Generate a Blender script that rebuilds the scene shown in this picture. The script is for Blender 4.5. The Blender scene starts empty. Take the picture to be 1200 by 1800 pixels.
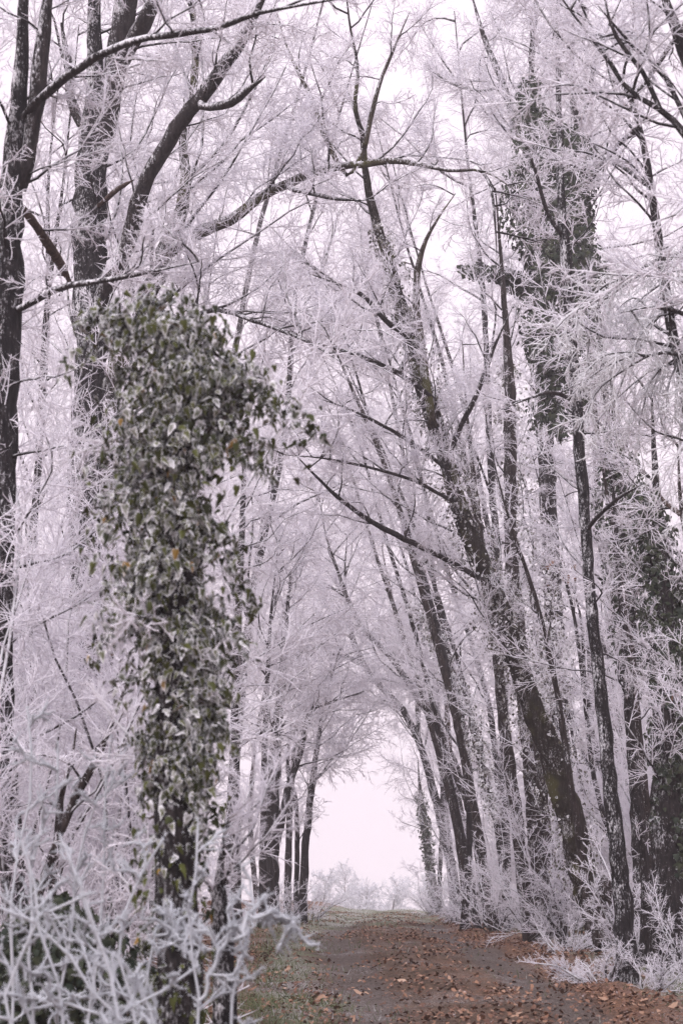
import bpy, math
import numpy as np
from mathutils import Matrix, Vector

# ------------------------------------------------------------------ camera, sky, sun, exposure
sc = bpy.context.scene
COL = sc.collection
F = 4250.0                                   # focal length in photo pixels (85 mm on a 36 mm tall frame)
TH = math.atan(660.0 / F)                    # camera looks slightly up
CT, ST = math.cos(TH), math.sin(TH)
CAMZ = 1.5
cam = bpy.data.cameras.new("camera")
cam.sensor_fit = 'VERTICAL'; cam.sensor_height = 36; cam.sensor_width = 24; cam.lens = 85
cam.clip_end = 2000
cam.dof.use_dof = True; cam.dof.focus_distance = 28; cam.dof.aperture_fstop = 6.8
co = bpy.data.objects.new("camera", cam); COL.objects.link(co)
co.location = (0, 0, CAMZ); co.rotation_euler = (math.pi / 2 + TH, 0, 0)
sc.camera = co

SUN_EL, SUN_AZ = math.radians(48), math.radians(200)
w = bpy.data.worlds.new("World"); sc.world = w; w.use_nodes = True
nt = w.node_tree; nt.nodes.clear()
sky = nt.nodes.new('ShaderNodeTexSky'); sky.sky_type = 'NISHITA'; sky.sun_disc = False
sky.sun_elevation = SUN_EL; sky.sun_rotation = SUN_AZ; sky.dust_density = 6; sky.air_density = 1
b1 = nt.nodes.new('ShaderNodeBackground'); b1.inputs[1].default_value = 0.06
b2 = nt.nodes.new('ShaderNodeBackground')      # the closed cover of pale winter cloud
b2.inputs[0].default_value = (0.965, 0.85, 0.94, 1); b2.inputs[1].default_value = 0.72
mx = nt.nodes.new('ShaderNodeMixShader'); mx.inputs[0].default_value = 0.92
out = nt.nodes.new('ShaderNodeOutputWorld')
nt.links.new(sky.outputs[0], b1.inputs[0]); nt.links.new(b1.outputs[0], mx.inputs[1])
nt.links.new(b2.outputs[0], mx.inputs[2]); nt.links.new(mx.outputs[0], out.inputs[0])
sl = bpy.data.lights.new("sun", 'SUN'); sl.energy = 1.5; sl.angle = math.radians(50); sl.color = (1, 0.93, 0.97)
so = bpy.data.objects.new("sun", sl); COL.objects.link(so)
so.rotation_euler = (math.pi / 2 - SUN_EL, 0, math.pi - SUN_AZ)
so.location = (0, 0, 30)
vs = sc.view_settings
vs.view_transform = 'Standard'; vs.look = 'None'; vs.exposure = 0.86; vs.gamma = 1.0
vs.use_curve_mapping = False
sc.cycles.max_bounces = 12; sc.cycles.diffuse_bounces = 10; sc.cycles.glossy_bounces = 1
sc.cycles.volume_bounces = 4; sc.cycles.transparent_max_bounces = 4
sc.cycles.use_denoising = True; sc.cycles.denoising_prefilter = 'NONE'; sc.cycles.filter_width = 1.5

# ------------------------------------------------------------------ helpers
def unp(px, py, d):
    """A point on the ray through a photo pixel, d metres ahead."""
    xr = (px - 600) / F; yr = (900 - py) / F
    dy = CT - yr * ST
    return np.array([xr * d / dy, d, CAMZ + (ST + yr * CT) * d / dy])

_py = np.array([-80, 0, 6, 10, 16, 20, 26, 32, 50, 80, 92, 110, 150, 220, 800.])
_pz = np.array([-.1, 0, .12, .3, .6, .74, .86, .9, .87, .76, .62, .1, -1.4, -3, -3.])
_dy = np.linspace(-80, 800, 4401); _dz = np.interp(_dy, _py, _pz)
_k = np.ones(21) / 21; _dz = np.convolve(np.pad(_dz, 10, mode='edge'), _k, 'valid')
def path_c(y): return np.interp(y, [-20, 16, 32, 50, 80, 110, 200], [1.2, .95, .6, .95, 2.0, 3.0, 7.0])
def sstep(a, b, x):
    t = np.clip((x - a) / (b - a), 0, 1); return t * t * (3 - 2 * t)
def gz(x, y):
    x = np.asarray(x, float); y = np.asarray(y, float)
    z = np.interp(y, _dy, _dz)
    u = x - path_c(y)
    near = sstep(0, 14, y) * (1 - sstep(85, 140, y))
    z = z + near * (.30 * sstep(1.6, 3.2, -u) + .16 * sstep(1.6, 3.4, u))
    z = z - near * .05 * (np.exp(-((u - .75) / .3) ** 2) + np.exp(-((u + .75) / .3) ** 2))
    z = z + .02 * np.sin(x * 2.1 + y * .9) + .015 * np.sin(x * 4.3 - y * 1.7 + 1)
    z = z + .35 * sstep(10, 40, np.abs(x)) * np.sin(x * .11 + y * .05)
    return z

TRIS = [0]
def mk(name, V, faces, mat, parent=None, base=(0, 0, 0), attrs=None, smooth=True, kind=None):
    """One mesh object from numpy arrays; V in world space, stored relative to base."""
    V = np.asarray(V, np.float32) - np.asarray(base, np.float32)
    if not isinstance(faces, (list, tuple)): faces = [faces]
    faces = [f for f in faces if len(f)]
    me = bpy.data.meshes.new(name)
    nl = sum(f.size for f in faces); nf = sum(len(f) for f in faces)
    me.vertices.add(len(V)); me.vertices.foreach_set('co', V.ravel())
    me.loops.add(nl); me.loops.foreach_set('vertex_index', np.concatenate([f.ravel() for f in faces]).astype(np.int32))
    tot = np.concatenate([np.full(len(f), f.shape[1], np.int32) for f in faces])
    st = np.concatenate([[0], np.cumsum(tot)[:-1]]).astype(np.int32)
    me.polygons.add(nf); me.polygons.foreach_set('loop_start', st)
    me.polygons.foreach_set('use_smooth', np.full(nf, smooth))
    me.update(calc_edges=True)
    TRIS[0] += int((tot - 2).sum())
    for k, a in (attrs or {}).items():
        at = me.attributes.new(k, 'FLOAT', 'POINT'); at.data.foreach_set('value', np.asarray(a, np.float32).ravel())
    me.materials.append(mat)
    o = bpy.data.objects.new(name, me); COL.objects.link(o)
    if parent is not None: o.parent = parent
    else: o.location = base
    if kind: o["kind"] = kind
    return o

def thing(name, label, cat, loc=(0, 0, 0), group=None):
    o = bpy.data.objects.new(name, None); COL.objects.link(o)
    o.location = [float(v) for v in loc]; o.empty_display_size = .2
    o["label"] = label; o["category"] = cat
    if group: o["group"] = group
    return o

def nrm(a): return a / np.maximum(np.linalg.norm(a, axis=-1, keepdims=True), 1e-9)

def tube(P, R, S):
    """Tubes along N polylines P (N,K,3) with radii R (N,K) or (N,K,S)."""
    N, K, _ = P.shape
    T = nrm(np.gradient(P, axis=1))
    mt = nrm(P[:, -1] - P[:, 0])
    ref = np.where(np.abs(mt[:, 2:3]) > .75, np.array([[1., .05, 0]]), np.array([[0, 0, 1.]]))[:, None, :]
    U = nrm(np.cross(T, np.broadcast_to(ref, T.shape))); W = np.cross(T, U)
    a = np.arange(S) * 2 * np.pi / S
    if R.ndim == 2: R = np.repeat(R[:, :, None], S, 2)
    V = P[:, :, None, :] + R[..., None] * (np.cos(a)[None, None, :, None] * U[:, :, None, :] + np.sin(a)[None, None, :, None] * W[:, :, None, :])
    idx = np.arange(N * K * S).reshape(N, K, S)
    q = np.stack([idx[:, :-1, :], np.roll(idx, -1, 2)[:, :-1, :], np.roll(idx, -1, 2)[:, 1:, :], idx[:, 1:, :]], -1)
    return V.reshape(-1, 3), q.reshape(-1, 4)

def cones(P0, P1, R, S=3):
    N = len(P0); T = nrm(P1 - P0)
    ref = np.where(np.abs(T[:, 2:3]) > .8, np.array([[1., 0, 0]]), np.array([[0, 0, 1.]]))
    U = nrm(np.cross(T, ref)); W = np.cross(T, U)
    a = np.arange(S) * 2 * np.pi / S
    ring = P0[:, None, :] + R[:, None, None] * (np.cos(a)[None, :, None] * U[:, None, :] + np.sin(a)[None, :, None] * W[:, None, :])
    V = np.concatenate([ring, P1[:, None, :]], 1)
    i = np.arange(N)[:, None] * (S + 1)
    f = np.stack([np.stack([i[:, 0] + k, i[:, 0] + (k + 1) % S, i[:, 0] + S], -1) for k in range(S)], 1)
    return V.reshape(-1, 3), f.reshape(-1, 3)

def cat_rom(pts, n):
    pts = np.asarray(pts, float)
    p = np.vstack([2 * pts[0] - pts[1], pts, 2 * pts[-1] - pts[-2]])
    seg = len(pts) - 1
    ln = np.concatenate([[0], np.cumsum(np.linalg.norm(np.diff(pts[:, :3], axis=0), axis=1))])
    t = np.interp(np.linspace(0, ln[-1], n), ln, np.arange(seg + 1.))
    i = np.minimum(t.astype(int), seg - 1); u = (t - i)[:, None]
    a, b, c, d = p[i], p[i + 1], p[i + 2], p[i + 3]
    return .5 * (2 * b + (c - a) * u + (2 * a - 5 * b + 4 * c - d) * u ** 2 + (3 * b - a - 3 * c + d) * u ** 3)

def grow(P0, D0, L, K, wig, pull, rng):
    N = len(P0); P = np.zeros((N, K, 3)); P[:, 0] = P0; D = nrm(D0); st = (L / (K - 1))[:, None]
    for k in range(1, K):
        D = nrm(D + wig * rng.standard_normal((N, 3)) + pull)
        P[:, k] = P[:, k - 1] + D * st
    return P

def kids(P, L, n, t0, t1, ang, rl, rng, flat=.75):
    """Start points, directions and lengths of n side shoots on every polyline of P."""
    N, K, _ = P.shape
    t = t0 + (t1 - t0) * (np.arange(n)[None, :] + rng.random((N, n))) / n
    x = t * (K - 1); i = np.minimum(x.astype(int), K - 2); u = (x - i)[..., None]
    r = np.arange(N)[:, None]
    A, B = P[r, i], P[r, i + 1]
    pt = A + (B - A) * u; T = nrm(B - A)
    Q = rng.standard_normal((N, n, 3)); Q[..., 2] *= flat
    Q = nrm(Q - (Q * T).sum(-1, keepdims=True) * T)
    a = np.radians(ang[0] + ang[1] * rng.standard_normal((N, n)))[..., None]
    D = T * np.cos(a) + Q * np.sin(a)
    Ln = L[:, None] * (rl[0] + (rl[1] - rl[0]) * rng.random((N, n))) * (1.15 - .6 * t)
    return pt.reshape(-1, 3), D.reshape(-1, 3), Ln.reshape(-1)

# ------------------------------------------------------------------ materials
def newmat(name):
    m = bpy.data.materials.new(name); m.use_nodes = True; n = m.node_tree; n.nodes.clear()
    o = n.nodes.new('ShaderNodeOutputMaterial'); o.location = (900, 0)
    return m, n, o
def nd(n, t, **k):
    x = n.nodes.new(t)
    for a, v in k.items(): setattr(x, a, v)
    return x
def mathn(n, op, a, b=None, clamp=False):
    x = n.nodes.new('ShaderNodeMath'); x.operation = op; x.use_clamp = clamp
    for i, v in enumerate((a, b)):
        if v is None: continue
        if isinstance(v, (int, float)): x.inputs[i].default_value = v
        else: n.links.new(v, x.inputs[i])
    return x.outputs[0]
def mixc(n, f, a, b):
    x = n.nodes.new('ShaderNodeMix'); x.data_type = 'RGBA'
    for i, v in ((0, f), (6, a), (7, b)):
        if isinstance(v, (int, float)): x.inputs[i].default_value = v
        elif isinstance(v, tuple): x.inputs[i].default_value = v + (1,)
        else: n.links.new(v, x.inputs[i])
    return x.outputs[2]
def noise(n, vec, scale, detail=2, rough=.5):
    x = n.nodes.new('ShaderNodeTexNoise'); x.inputs['Scale'].default_value = scale
    x.inputs['Detail'].default_value = detail; x.inputs['Roughness'].default_value = rough
    if vec is not None: n.links.new(vec, x.inputs['Vector'])
    return x.outputs[0]
def ramp(n, v, a, b):
    x = n.nodes.new('ShaderNodeMapRange'); x.interpolation_type = 'SMOOTHSTEP'
    x.inputs[1].default_value = a; x.inputs[2].default_value = b
    n.links.new(v, x.inputs[0]); return x.outputs[0]
def pbr(n, o, col, rough=.9, bump=None, bs=.4, bd=.02, spec=.15):
    p = n.nodes.new('ShaderNodeBsdfPrincipled')
    if isinstance(col, tuple): p.inputs['Base Color'].default_value = col + (1,)
    else: n.links.new(col, p.inputs['Base Color'])
    p.inputs['Roughness'].default_value = rough
    p.inputs['Specular IOR Level'].default_value = spec
    if bump is not None:
        bn = n.nodes.new('ShaderNodeBump'); bn.inputs['Strength'].default_value = bs; bn.inputs['Distance'].default_value = bd
        n.links.new(bump, bn.inputs['Height']); n.links.new(bn.outputs[0], p.inputs['Normal'])
    n.links.new(p.outputs[0], o.inputs[0]); return p

FROST = (0.88, 0.89, 0.93)
WIND = (-.45, -.5, .74)
def windward(n, strength=1.0):
    g = nd(n, 'ShaderNodeNewGeometry'); d = nd(n, 'ShaderNodeVectorMath', operation='DOT_PRODUCT')
    n.links.new(g.outputs['Normal'], d.inputs[0]); d.inputs[1].default_value = WIND
    return mathn(n, 'MULTIPLY', d.outputs['Value'], strength)

def bark_mat(name, dark, light, fleck=.6, moss=0.0, scale=1.0, top=.07):
    m, n, o = newmat(name)
    tc = nd(n, 'ShaderNodeTexCoord').outputs['Object']
    mp = nd(n, 'ShaderNodeMapping'); mp.inputs['Scale'].default_value = (1, 1, .28); n.links.new(tc, mp.inputs[0])
    ridg = noise(n, mp.outputs[0], 38 * scale, 4, .65)
    big = noise(n, tc, 2.3, 3, .6)
    col = mixc(n, ramp(n, ridg, .35, .7), dark, light)
    if moss:
        col = mixc(n, mathn(n, 'MULTIPLY', ramp(n, big, .5, .66), moss), col, (.085, .085, .03))
    mp2 = nd(n, 'ShaderNodeMapping'); mp2.inputs['Scale'].default_value = (1, 1, .5); n.links.new(tc, mp2.inputs[0])
    fl = mathn(n, 'ADD', mathn(n, 'MULTIPLY', noise(n, mp2.outputs[0], 85 * scale, 4, .7), .62), mathn(n, 'MULTIPLY', ridg, .38))
    fl2 = noise(n, tc, 3.0, 4, .6)
    v = mathn(n, 'ADD', fl, mathn(n, 'MULTIPLY', fl2, .5))
    v = mathn(n, 'ADD', v, windward(n, top))
    f = mathn(n, 'MULTIPLY', ramp(n, v, .92 - fleck * .17, 1.06 - fleck * .17), .85)
    col = mixc(n, f, col, FROST)
    h = mathn(n, 'ADD', ridg, mathn(n, 'MULTIPLY', f, .5))
    pbr(n, o, col, .95, h, .9, .02)
    return m

def frost_mat(name, core=(.045, .036, .036), lo=.18, hi=.62, gain=.75, frost=FROST):
    """Twigs: frost on the windward, upper side; bark shows where the coat is thin ('fr' says how thick)."""
    m, n, o = newmat(name)
    tc = nd(n, 'ShaderNodeTexCoord').outputs['Object']
    at = nd(n, 'ShaderNodeAttribute', attribute_name='fr').outputs['Fac']
    v = mathn(n, 'ADD', mathn(n, 'MULTIPLY', at, gain), windward(n, .34))
    v = mathn(n, 'ADD', v, mathn(n, 'MULTIPLY', mathn(n, 'SUBTRACT', noise(n, tc, 22, 2, .6), .5), .7))
    col = mixc(n, ramp(n, v, lo, hi), core, frost)
    d = nd(n, 'ShaderNodeBsdfDiffuse'); n.links.new(col, d.inputs[0])
    tl = nd(n, 'ShaderNodeBsdfTranslucent'); n.links.new(col, tl.inputs[0])
    ms = nd(n, 'ShaderNodeMixShader'); ms.inputs[0].default_value = .38      # ice crystals let light through
    n.links.new(d.outputs[0], ms.inputs[1]); n.links.new(tl.outputs[0], ms.inputs[2])
    n.links.new(ms.outputs[0], o.inputs[0])
    return m

def leaf_mat(name, c1, c2, rim=.5, spot=.5, autumn=.03, nscale=45):
    m, n, o = newmat(name)
    tc = nd(n, 'ShaderNodeTexCoord').outputs['Object']
    e = nd(n, 'ShaderNodeAttribute', attribute_name='edge').outputs['Fac']
    r = nd(n, 'ShaderNodeAttribute', attribute_name='rnd').outputs['Fac']
    col = mixc(n, r, c1, c2)
    au = mathn(n, 'GREATER_THAN', r, 1 - autumn)
    col = mixc(n, au, col, (.20, .12, .025))
    no = noise(n, tc, nscale, 4, .7)
    v = mathn(n, 'ADD', mathn(n, 'MULTIPLY', e, rim), mathn(n, 'MULTIPLY', no, spot))
    v = mathn(n, 'ADD', v, mathn(n, 'MULTIPLY', mathn(n, 'SUBTRACT', nd(n, 'ShaderNodeAttribute', attribute_name='coat').outputs['Fac'], .5), .6))
    v = mathn(n, 'ADD', v, windward(n, .06))
    col = mixc(n, mathn(n, 'MULTIPLY', ramp(n, v, .42, .85), .86), col, FROST)
    pbr(n, o, col, .7, None, spec=.2)
    return m

M = {}
M['bark'] = bark_mat('bark', (.012, .011, .012), (.042, .036, .036), .35, 0, 1.0, .12)
M['bark_fleck'] = bark_mat('bark_flecked', (.010, .0095, .011), (.034, .030, .032), .62, 0, 1.0, .12)
M['bark_moss'] = bark_mat('bark_mossy', (.014, .012, .010), (.05, .042, .036), .5, .8, 1.0, .13)
M['bark_brown'] = bark_mat('bark_brown', (.015, .012, .012), (.052, .041, .038), .3, 0, 1.0, .12)
M['bark_far'] = bark_mat('bark_far', (.012, .011, .012), (.038, .033, .034), .1)
M['limb'] = bark_mat('limb_bark', (.016, .014, .015), (.05, .042, .042), .4, 0, 1.0, .19)
M['limb_moss'] = bark_mat('limb_bark_mossy', (.024, .019, .015), (.08, .066, .05), .3, .8, 1.0, .2)
M['limb_brown'] = bark_mat('limb_bark_brown', (.04, .026, .022), (.11, .075, .06), .2, 0, 1.0, .16)
M['twig'] = frost_mat('frosted_twig', (.09, .075, .075), -.12, .36, .75, (.92, .91, .955))
M['twig_far'] = frost_mat('frosted_twig_far', (.07, .06, .06), .02, .4)
M['branch'] = frost_mat('frosted_branch', (.035, .029, .03), .30, .70, .6)
M['twig_near'] = frost_mat('thick_hoar_twig', (.06, .05, .05), .08, .54, .8, (.68, .71, .75))
M['twig_droop'] = frost_mat('hoar_spray', (.07, .06, .06), -.5, .0, .8, (.93, .94, .96))
M['ivy_near'] = leaf_mat('ivy_leaf_near', (.018, .024, .009), (.07, .080, .018), .26, .86, .02, 28)
M['ivy_far'] = leaf_mat('ivy_leaf_far', (.014, .024, .017), (.045, .055, .03), .36, .52, .0)
M['ivy_frosted'] = leaf_mat('ivy_leaf_frosted', (.04, .045, .032), (.11, .10, .07), .5, .62, .0)

def litter_mat():
    m, n, o = newmat('fallen_leaf')
    r = nd(n, 'ShaderNodeAttribute', attribute_name='rnd').outputs['Fac']
    cr = nd(n, 'ShaderNodeValToRGB'); n.links.new(r, cr.inputs[0])
    el = cr.color_ramp.elements
    el[0].position = 0; el[0].color = (.11, .066, .05, 1)
    el[1].position = 1; el[1].color = (.50, .37, .28, 1)
    for p, c in ((.3, (.12, .068, .05)), (.55, (.20, .108, .07)), (.75, (.28, .165, .11)), (.9, (.36, .24, .17))):
        x = el.new(p); x.color = c + (1,)
    tc = nd(n, 'ShaderNodeTexCoord').outputs['Object']
    col = mixc(n, mathn(n, 'MULTIPLY', ramp(n, noise(n, tc, 30, 3, .7), .55, .75), .35), cr.outputs[0], FROST)
    pbr(n, o, col, .85)
    return m
M['litter'] = litter_mat()

def ground_mat():
    m, n, o = newmat('woodland_ground')
    tc = nd(n, 'ShaderNodeTexCoord').outputs['Object']
    g = nd(n, 'ShaderNodeAttribute', attribute_name='grass').outputs['Fac']
    l = nd(n, 'ShaderNodeAttribute', attribute_name='litter').outputs['Fac']
    n1 = noise(n, tc, 9, 6, .75); n2 = noise(n, tc, 1.3, 4, .6); n3 = noise(n, tc, 34, 5, .75)
    earth = mixc(n, ramp(n, n1, .3, .7), (.048, .034, .025), (.15, .10, .07))
    lit = mixc(n, ramp(n, n3, .35, .68), (.065, .042, .030), (.27, .145, .085))
    gr = mixc(n, ramp(n, n3, .3, .7), (.06, .078, .036), (.21, .22, .14))
    col = mixc(n, ramp(n, mathn(n, 'ADD', l, mathn(n, 'MULTIPLY', mathn(n, 'SUBTRACT', n2, .5), 1.2)), .3, .7), earth, lit)
    rt = nd(n, 'ShaderNodeAttribute', attribute_name='rut').outputs['Fac']
    col = mixc(n, mathn(n, 'MULTIPLY', ramp(n, mathn(n, 'ADD', rt, mathn(n, 'MULTIPLY', mathn(n, 'SUBTRACT', n2, .5), .8)), .25, .8), .85), col, mixc(n, ramp(n, n3, .3, .7), (.055, .046, .042), (.16, .135, .12)))
    col = mixc(n, ramp(n, mathn(n, 'ADD', g, mathn(n, 'MULTIPLY', mathn(n, 'SUBTRACT', n2, .5), 1.6)), .4, .85), col, gr)
    fz = mathn(n, 'ADD', noise(n, tc, 70, 4, .75), mathn(n, 'MULTIPLY', mathn(n, 'SUBTRACT', noise(n, tc, .9, 3, .6), .5), .5))
    col = mixc(n, mathn(n, 'MULTIPLY', ramp(n, mathn(n, 'ADD', fz, mathn(n, 'MULTIPLY', g, .12)), .54, .76), .6), col, (.55, .54, .56))
    pbr(n, o, col, .95, n3, .8, .03)
    return m
M['ground'] = ground_mat()

# ------------------------------------------------------------------ the ground
def axis(parts): return np.unique(np.concatenate([np.arange(a, b + 1e-6, s) for a, b, s in parts]))
gx = axis([(-198, -30, 24), (-30, -8, 2), (-8, 9, .2), (9, 31, 2), (31, 199, 24)])
gy = axis([(-50, 0, 10), (0, 12, 1), (12, 40, .2), (40, 100, .5), (100, 160, 4), (160, 260, 20)])
X, Y = np.meshgrid(gx, gy)
Z = gz(X, Y)
r0 = np.random.default_rng(5)
fine = (Y > 11) & (Y < 101) & (np.abs(X) < 9)
Z = Z + fine * .012 * r0.standard_normal(Z.shape)
nx, ny = len(gx), len(gy)
ii = np.arange(nx * ny).reshape(ny, nx)
q = np.stack([ii[:-1, :-1], ii[:-1, 1:], ii[1:, 1:], ii[1:, :-1]], -1).reshape(-1, 4)
u = X - path_c(Y)
grass = .8 * np.exp(-((u + 1.3) / .45) ** 2) + .85 * np.exp(-((u - 2.0) / .7) ** 2) * (Y < 34) + .35 * np.exp(-(u / .35) ** 2) * sstep(24, 40, Y) \
    + .75 * sstep(30, 50, Y) * (np.abs(u) < 2.4) + .8 * sstep(95, 140, Y)
rutg = np.exp(-((u - .72) / .28) ** 2) + np.exp(-((u + .72) / .28) ** 2)
litter = -.45 * rutg + .9 * sstep(1.3, 2.0, -u) + .75 * np.exp(-((u - 1.3) / .9) ** 2) + .8 * sstep(1.8, 2.8, u) + .25
mk('ground', np.stack([X, Y, Z], -1).reshape(-1, 3), q, M['ground'], None, (0, 0, 0), {'grass': grass, 'litter': litter * (1 - .6 * sstep(60, 95, Y)), 'rut': rutg}, True, 'structure')

# ------------------------------------------------------------------ trees
def world_pts(pts, d):
    d0, d1 = d if isinstance(d, tuple) else (d, d)
    n = len(pts); o = []
    for k, p in enumerate(pts):
        dd = d0 + (d1 - d0) * k / max(n - 1, 1)
        o.append(np.append(unp(p[0], p[1], dd), p[2] * dd / F / 2 * 1.02))
    return np.array(o)                                        # x, y, z, radius

def stem_mesh(name, C, mat, parent, base, rng, S=10, K=None, flare=False, close=False, tip=False):
    ln = np.linalg.norm(np.diff(C[:, :3], axis=0), axis=1).sum()
    K = K or int(min(90, max(10, ln * 9)))
    Q = cat_rom(C, K)
    if tip: Q[:, 3] *= np.interp(np.linspace(0, 1, K), [0, .7, 1], [1, 1, .3])
    P = Q[None, :, :3]; R = np.maximum(Q[:, 3], .002)
    P = P + (rng.standard_normal(P.shape) * R[None, :, None] * .07)
    lob = 1 + .09 * np.sin(np.arange(S)[None, :] * 2 * np.pi / S * 3 + np.cumsum(rng.standard_normal(K))[:, None] * .25) + .06 * rng.standard_normal((K, S))
    RR = R[:, None] * lob
    if flare:
        h = P[0, :, 2] - P[0, 0, 2]
        fl = np.exp(-h / .22)[:, None] * (.35 + .3 * np.maximum(0, np.sin(np.arange(S) * 2 * np.pi / S * 4 + 1.3)))[None, :]
        RR = RR * (1 + fl)
    V, f = tube(P, RR[None], S)
    fs = [f]
    if close:
        V = np.vstack([V, P[0, -1][None]]); c = len(V) - 1; b = (K - 1) * S
        fs.append(np.array([[b + k, b + (k + 1) % S, c] for k in range(S)]))
    mk(name, V, fs, mat, parent, base)
    return Q

def rng_lobes(K, rng): return np.cumsum(rng.standard_normal(K))

def twig_levels(Pb, Lb, rng, dens, lev, scale, twr, S, wig, pull, flat, t0=.12):
    """Side shoots on boughs Pb: list of (P, R, fr) and final spurs."""
    outl = []
    n2 = max(3, int(round(9 * dens)))
    p, d, l = kids(Pb, Lb, n2, t0, 1.0, (48, 14), (.30, .52), rng, flat)
    P2 = grow(p, d, l, 5, wig, pull, rng); outl.append((P2, np.linspace(1.25, .8, 5)[None, :] * twr * (.8 + .4 * rng.random((len(P2), 5))), .62))
    n3 = max(2, int(round(6 * dens)))
    p, d, l = kids(P2, l, n3, .1, 1.0, (46, 14), (.34, .62), rng, flat)
    P3 = grow(p, d, l, 4, wig * 1.15, pull, rng); outl.append((P3, np.linspace(1.0, .6, 4)[None, :] * twr * (.75 + .5 * rng.random((len(P3), 4))), .95))
    sp = None
    if lev >= 4:
        p, d, l = kids(P3, l, 3 if lev == 4 else 4, .1, 1.0, (48, 16), (.35, .7), rng, flat)
        sp = (p, p + nrm(d) * np.minimum(l, .16)[:, None], np.full(len(p), twr * .8))
    return outl, sp

def write_twigs(outl, sp, parent, base, S, mat, spikes=0, rng=None, twr=.01, name='twigs'):
    Vs, Fs, A, off = [], [[], []], [], 0
    for P, R, fr in outl:
        V, f = tube(P, R, S); Vs.append(V); Fs[0].append(f + off); off += len(V); A.append(np.full(len(V), fr))
    if sp is not None:
        V, f = cones(*sp, S=3); Vs.append(V); Fs[1].append(f + off); off += len(V); A.append(np.full(len(V), 1.0))
    if spikes:
        P = np.concatenate([p.reshape(-1, 3) for p, _, _ in outl if p.shape[1] > 2])
        D = np.concatenate([nrm(np.gradient(p, axis=1)).reshape(-1, 3) for p, _, _ in outl if p.shape[1] > 2])
        i = rng.integers(0, len(P), spikes)
        ref = rng.standard_normal((spikes, 3)); dd = nrm(np.cross(D[i], ref) + .35 * np.array(WIND) + .4 * D[i])
        p0 = P[i] + D[i] * (rng.random(spikes)[:, None] - .5) * .05
        V, f = cones(p0, p0 + dd * (twr * (1.6 + 2.8 * rng.random(spikes)))[:, None], np.full(spikes, twr * .38), 3)
        Vs.append(V); Fs[1].append(f + off); off += len(V); A.append(np.full(len(V), 1.0))
    fs = [np.concatenate(x) for x in Fs if x]
    return mk(name, np.concatenate(Vs), fs, mat, parent, base, {'fr': np.concatenate(A)}, True, 'stuff')

# fine twig sprays, placed along the branches of every tree by geometry nodes
SPRAYS = bpy.data.collections.new('twig_sprays')
SIZES = (.3, .55, .95)
def build_sprays():
    for ci, L in enumerate(SIZES):
        for v in range(4):
            rng = np.random.default_rng(500 + ci * 10 + v)
            ax = grow(np.zeros((1, 3)), np.array([[1., 0, 0]]), np.array([L]), 5, .03, np.zeros(3), rng)
            n3 = (8, 11, 14)[ci]
            p, d, l = kids(ax, np.array([L]), n3, .06, 1.0, (46, 13), (.30, .58), rng, 1.0)
            P3 = grow(p, d, l, 4, .2, np.zeros(3), rng)
            p, d, l = kids(P3, l, (5, 7, 8)[ci], .1, 1.0, (44, 15), (.30, .70), rng, 1.0)
            l = np.clip(l, .03, .22)
            V1, f1 = tube(P3, np.linspace(.0038, .0024, 4)[None, :] * (.8 + .4 * rng.random((len(P3), 4))), 3)
            V2, f2 = cones(p, p + nrm(d) * l[:, None], np.full(len(p), .0026), 3)
            me = mk('twig_spray_%d%d' % (ci, v), np.vstack([V1, V2]), [f1, f2 + len(V1)], M['twig'], None, (0, 0, 0), {'fr': np.concatenate([np.full(len(V1), .8), np.full(len(V2), 1.0)])}, True)
            COL.objects.unlink(me); SPRAYS.objects.link(me)
build_sprays()
def spray_nodes():
    g = bpy.data.node_groups.new('place_sprays', 'GeometryNodeTree')
    g.interface.new_socket('Geometry', in_out='INPUT', socket_type='NodeSocketGeometry')
    g.interface.new_socket('Geometry', in_out='OUTPUT', socket_type='NodeSocketGeometry')
    N = g.nodes.new; gi = N('NodeGroupInput'); go = N('NodeGroupOutput')
    def attr(name, ty):
        x = N('GeometryNodeInputNamedAttribute'); x.data_type = ty; x.inputs['Name'].default_value = name; return x.outputs['Attribute']
    L = g.links.new
    er = N('FunctionNodeEulerToRotation'); jn = N('GeometryNodeJoinGeometry')
    L(attr('rot', 'FLOAT_VECTOR'), er.inputs[0]); tid, scl = attr('tid', 'INT'), attr('scl', 'FLOAT')
    L(gi.outputs[0], jn.inputs[0])
    for k, ob in enumerate(sorted(SPRAYS.objects, key=lambda o: o.name)):
        oi = N('GeometryNodeObjectInfo'); oi.inputs['Object'].default_value = ob; oi.inputs['As Instance'].default_value = False
        cp = N('FunctionNodeCompare'); cp.data_type = 'INT'; cp.operation = 'EQUAL'
        ins = [i for i in cp.inputs if i.type == 'INT']; L(tid, ins[0]); ins[1].default_value = k
        ip = N('GeometryNodeInstanceOnPoints')
        L(gi.outputs[0], ip.inputs['Points']); L(cp.outputs[0], ip.inputs['Selection']); L(oi.outputs['Geometry'], ip.inputs['Instance'])
        L(er.outputs[0], ip.inputs['Rotation']); L(scl, ip.inputs['Scale']); L(ip.outputs[0], jn.inputs[0])
    L(jn.outputs[0], go.inputs[0])
    return g
SPN = spray_nodes()
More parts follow.
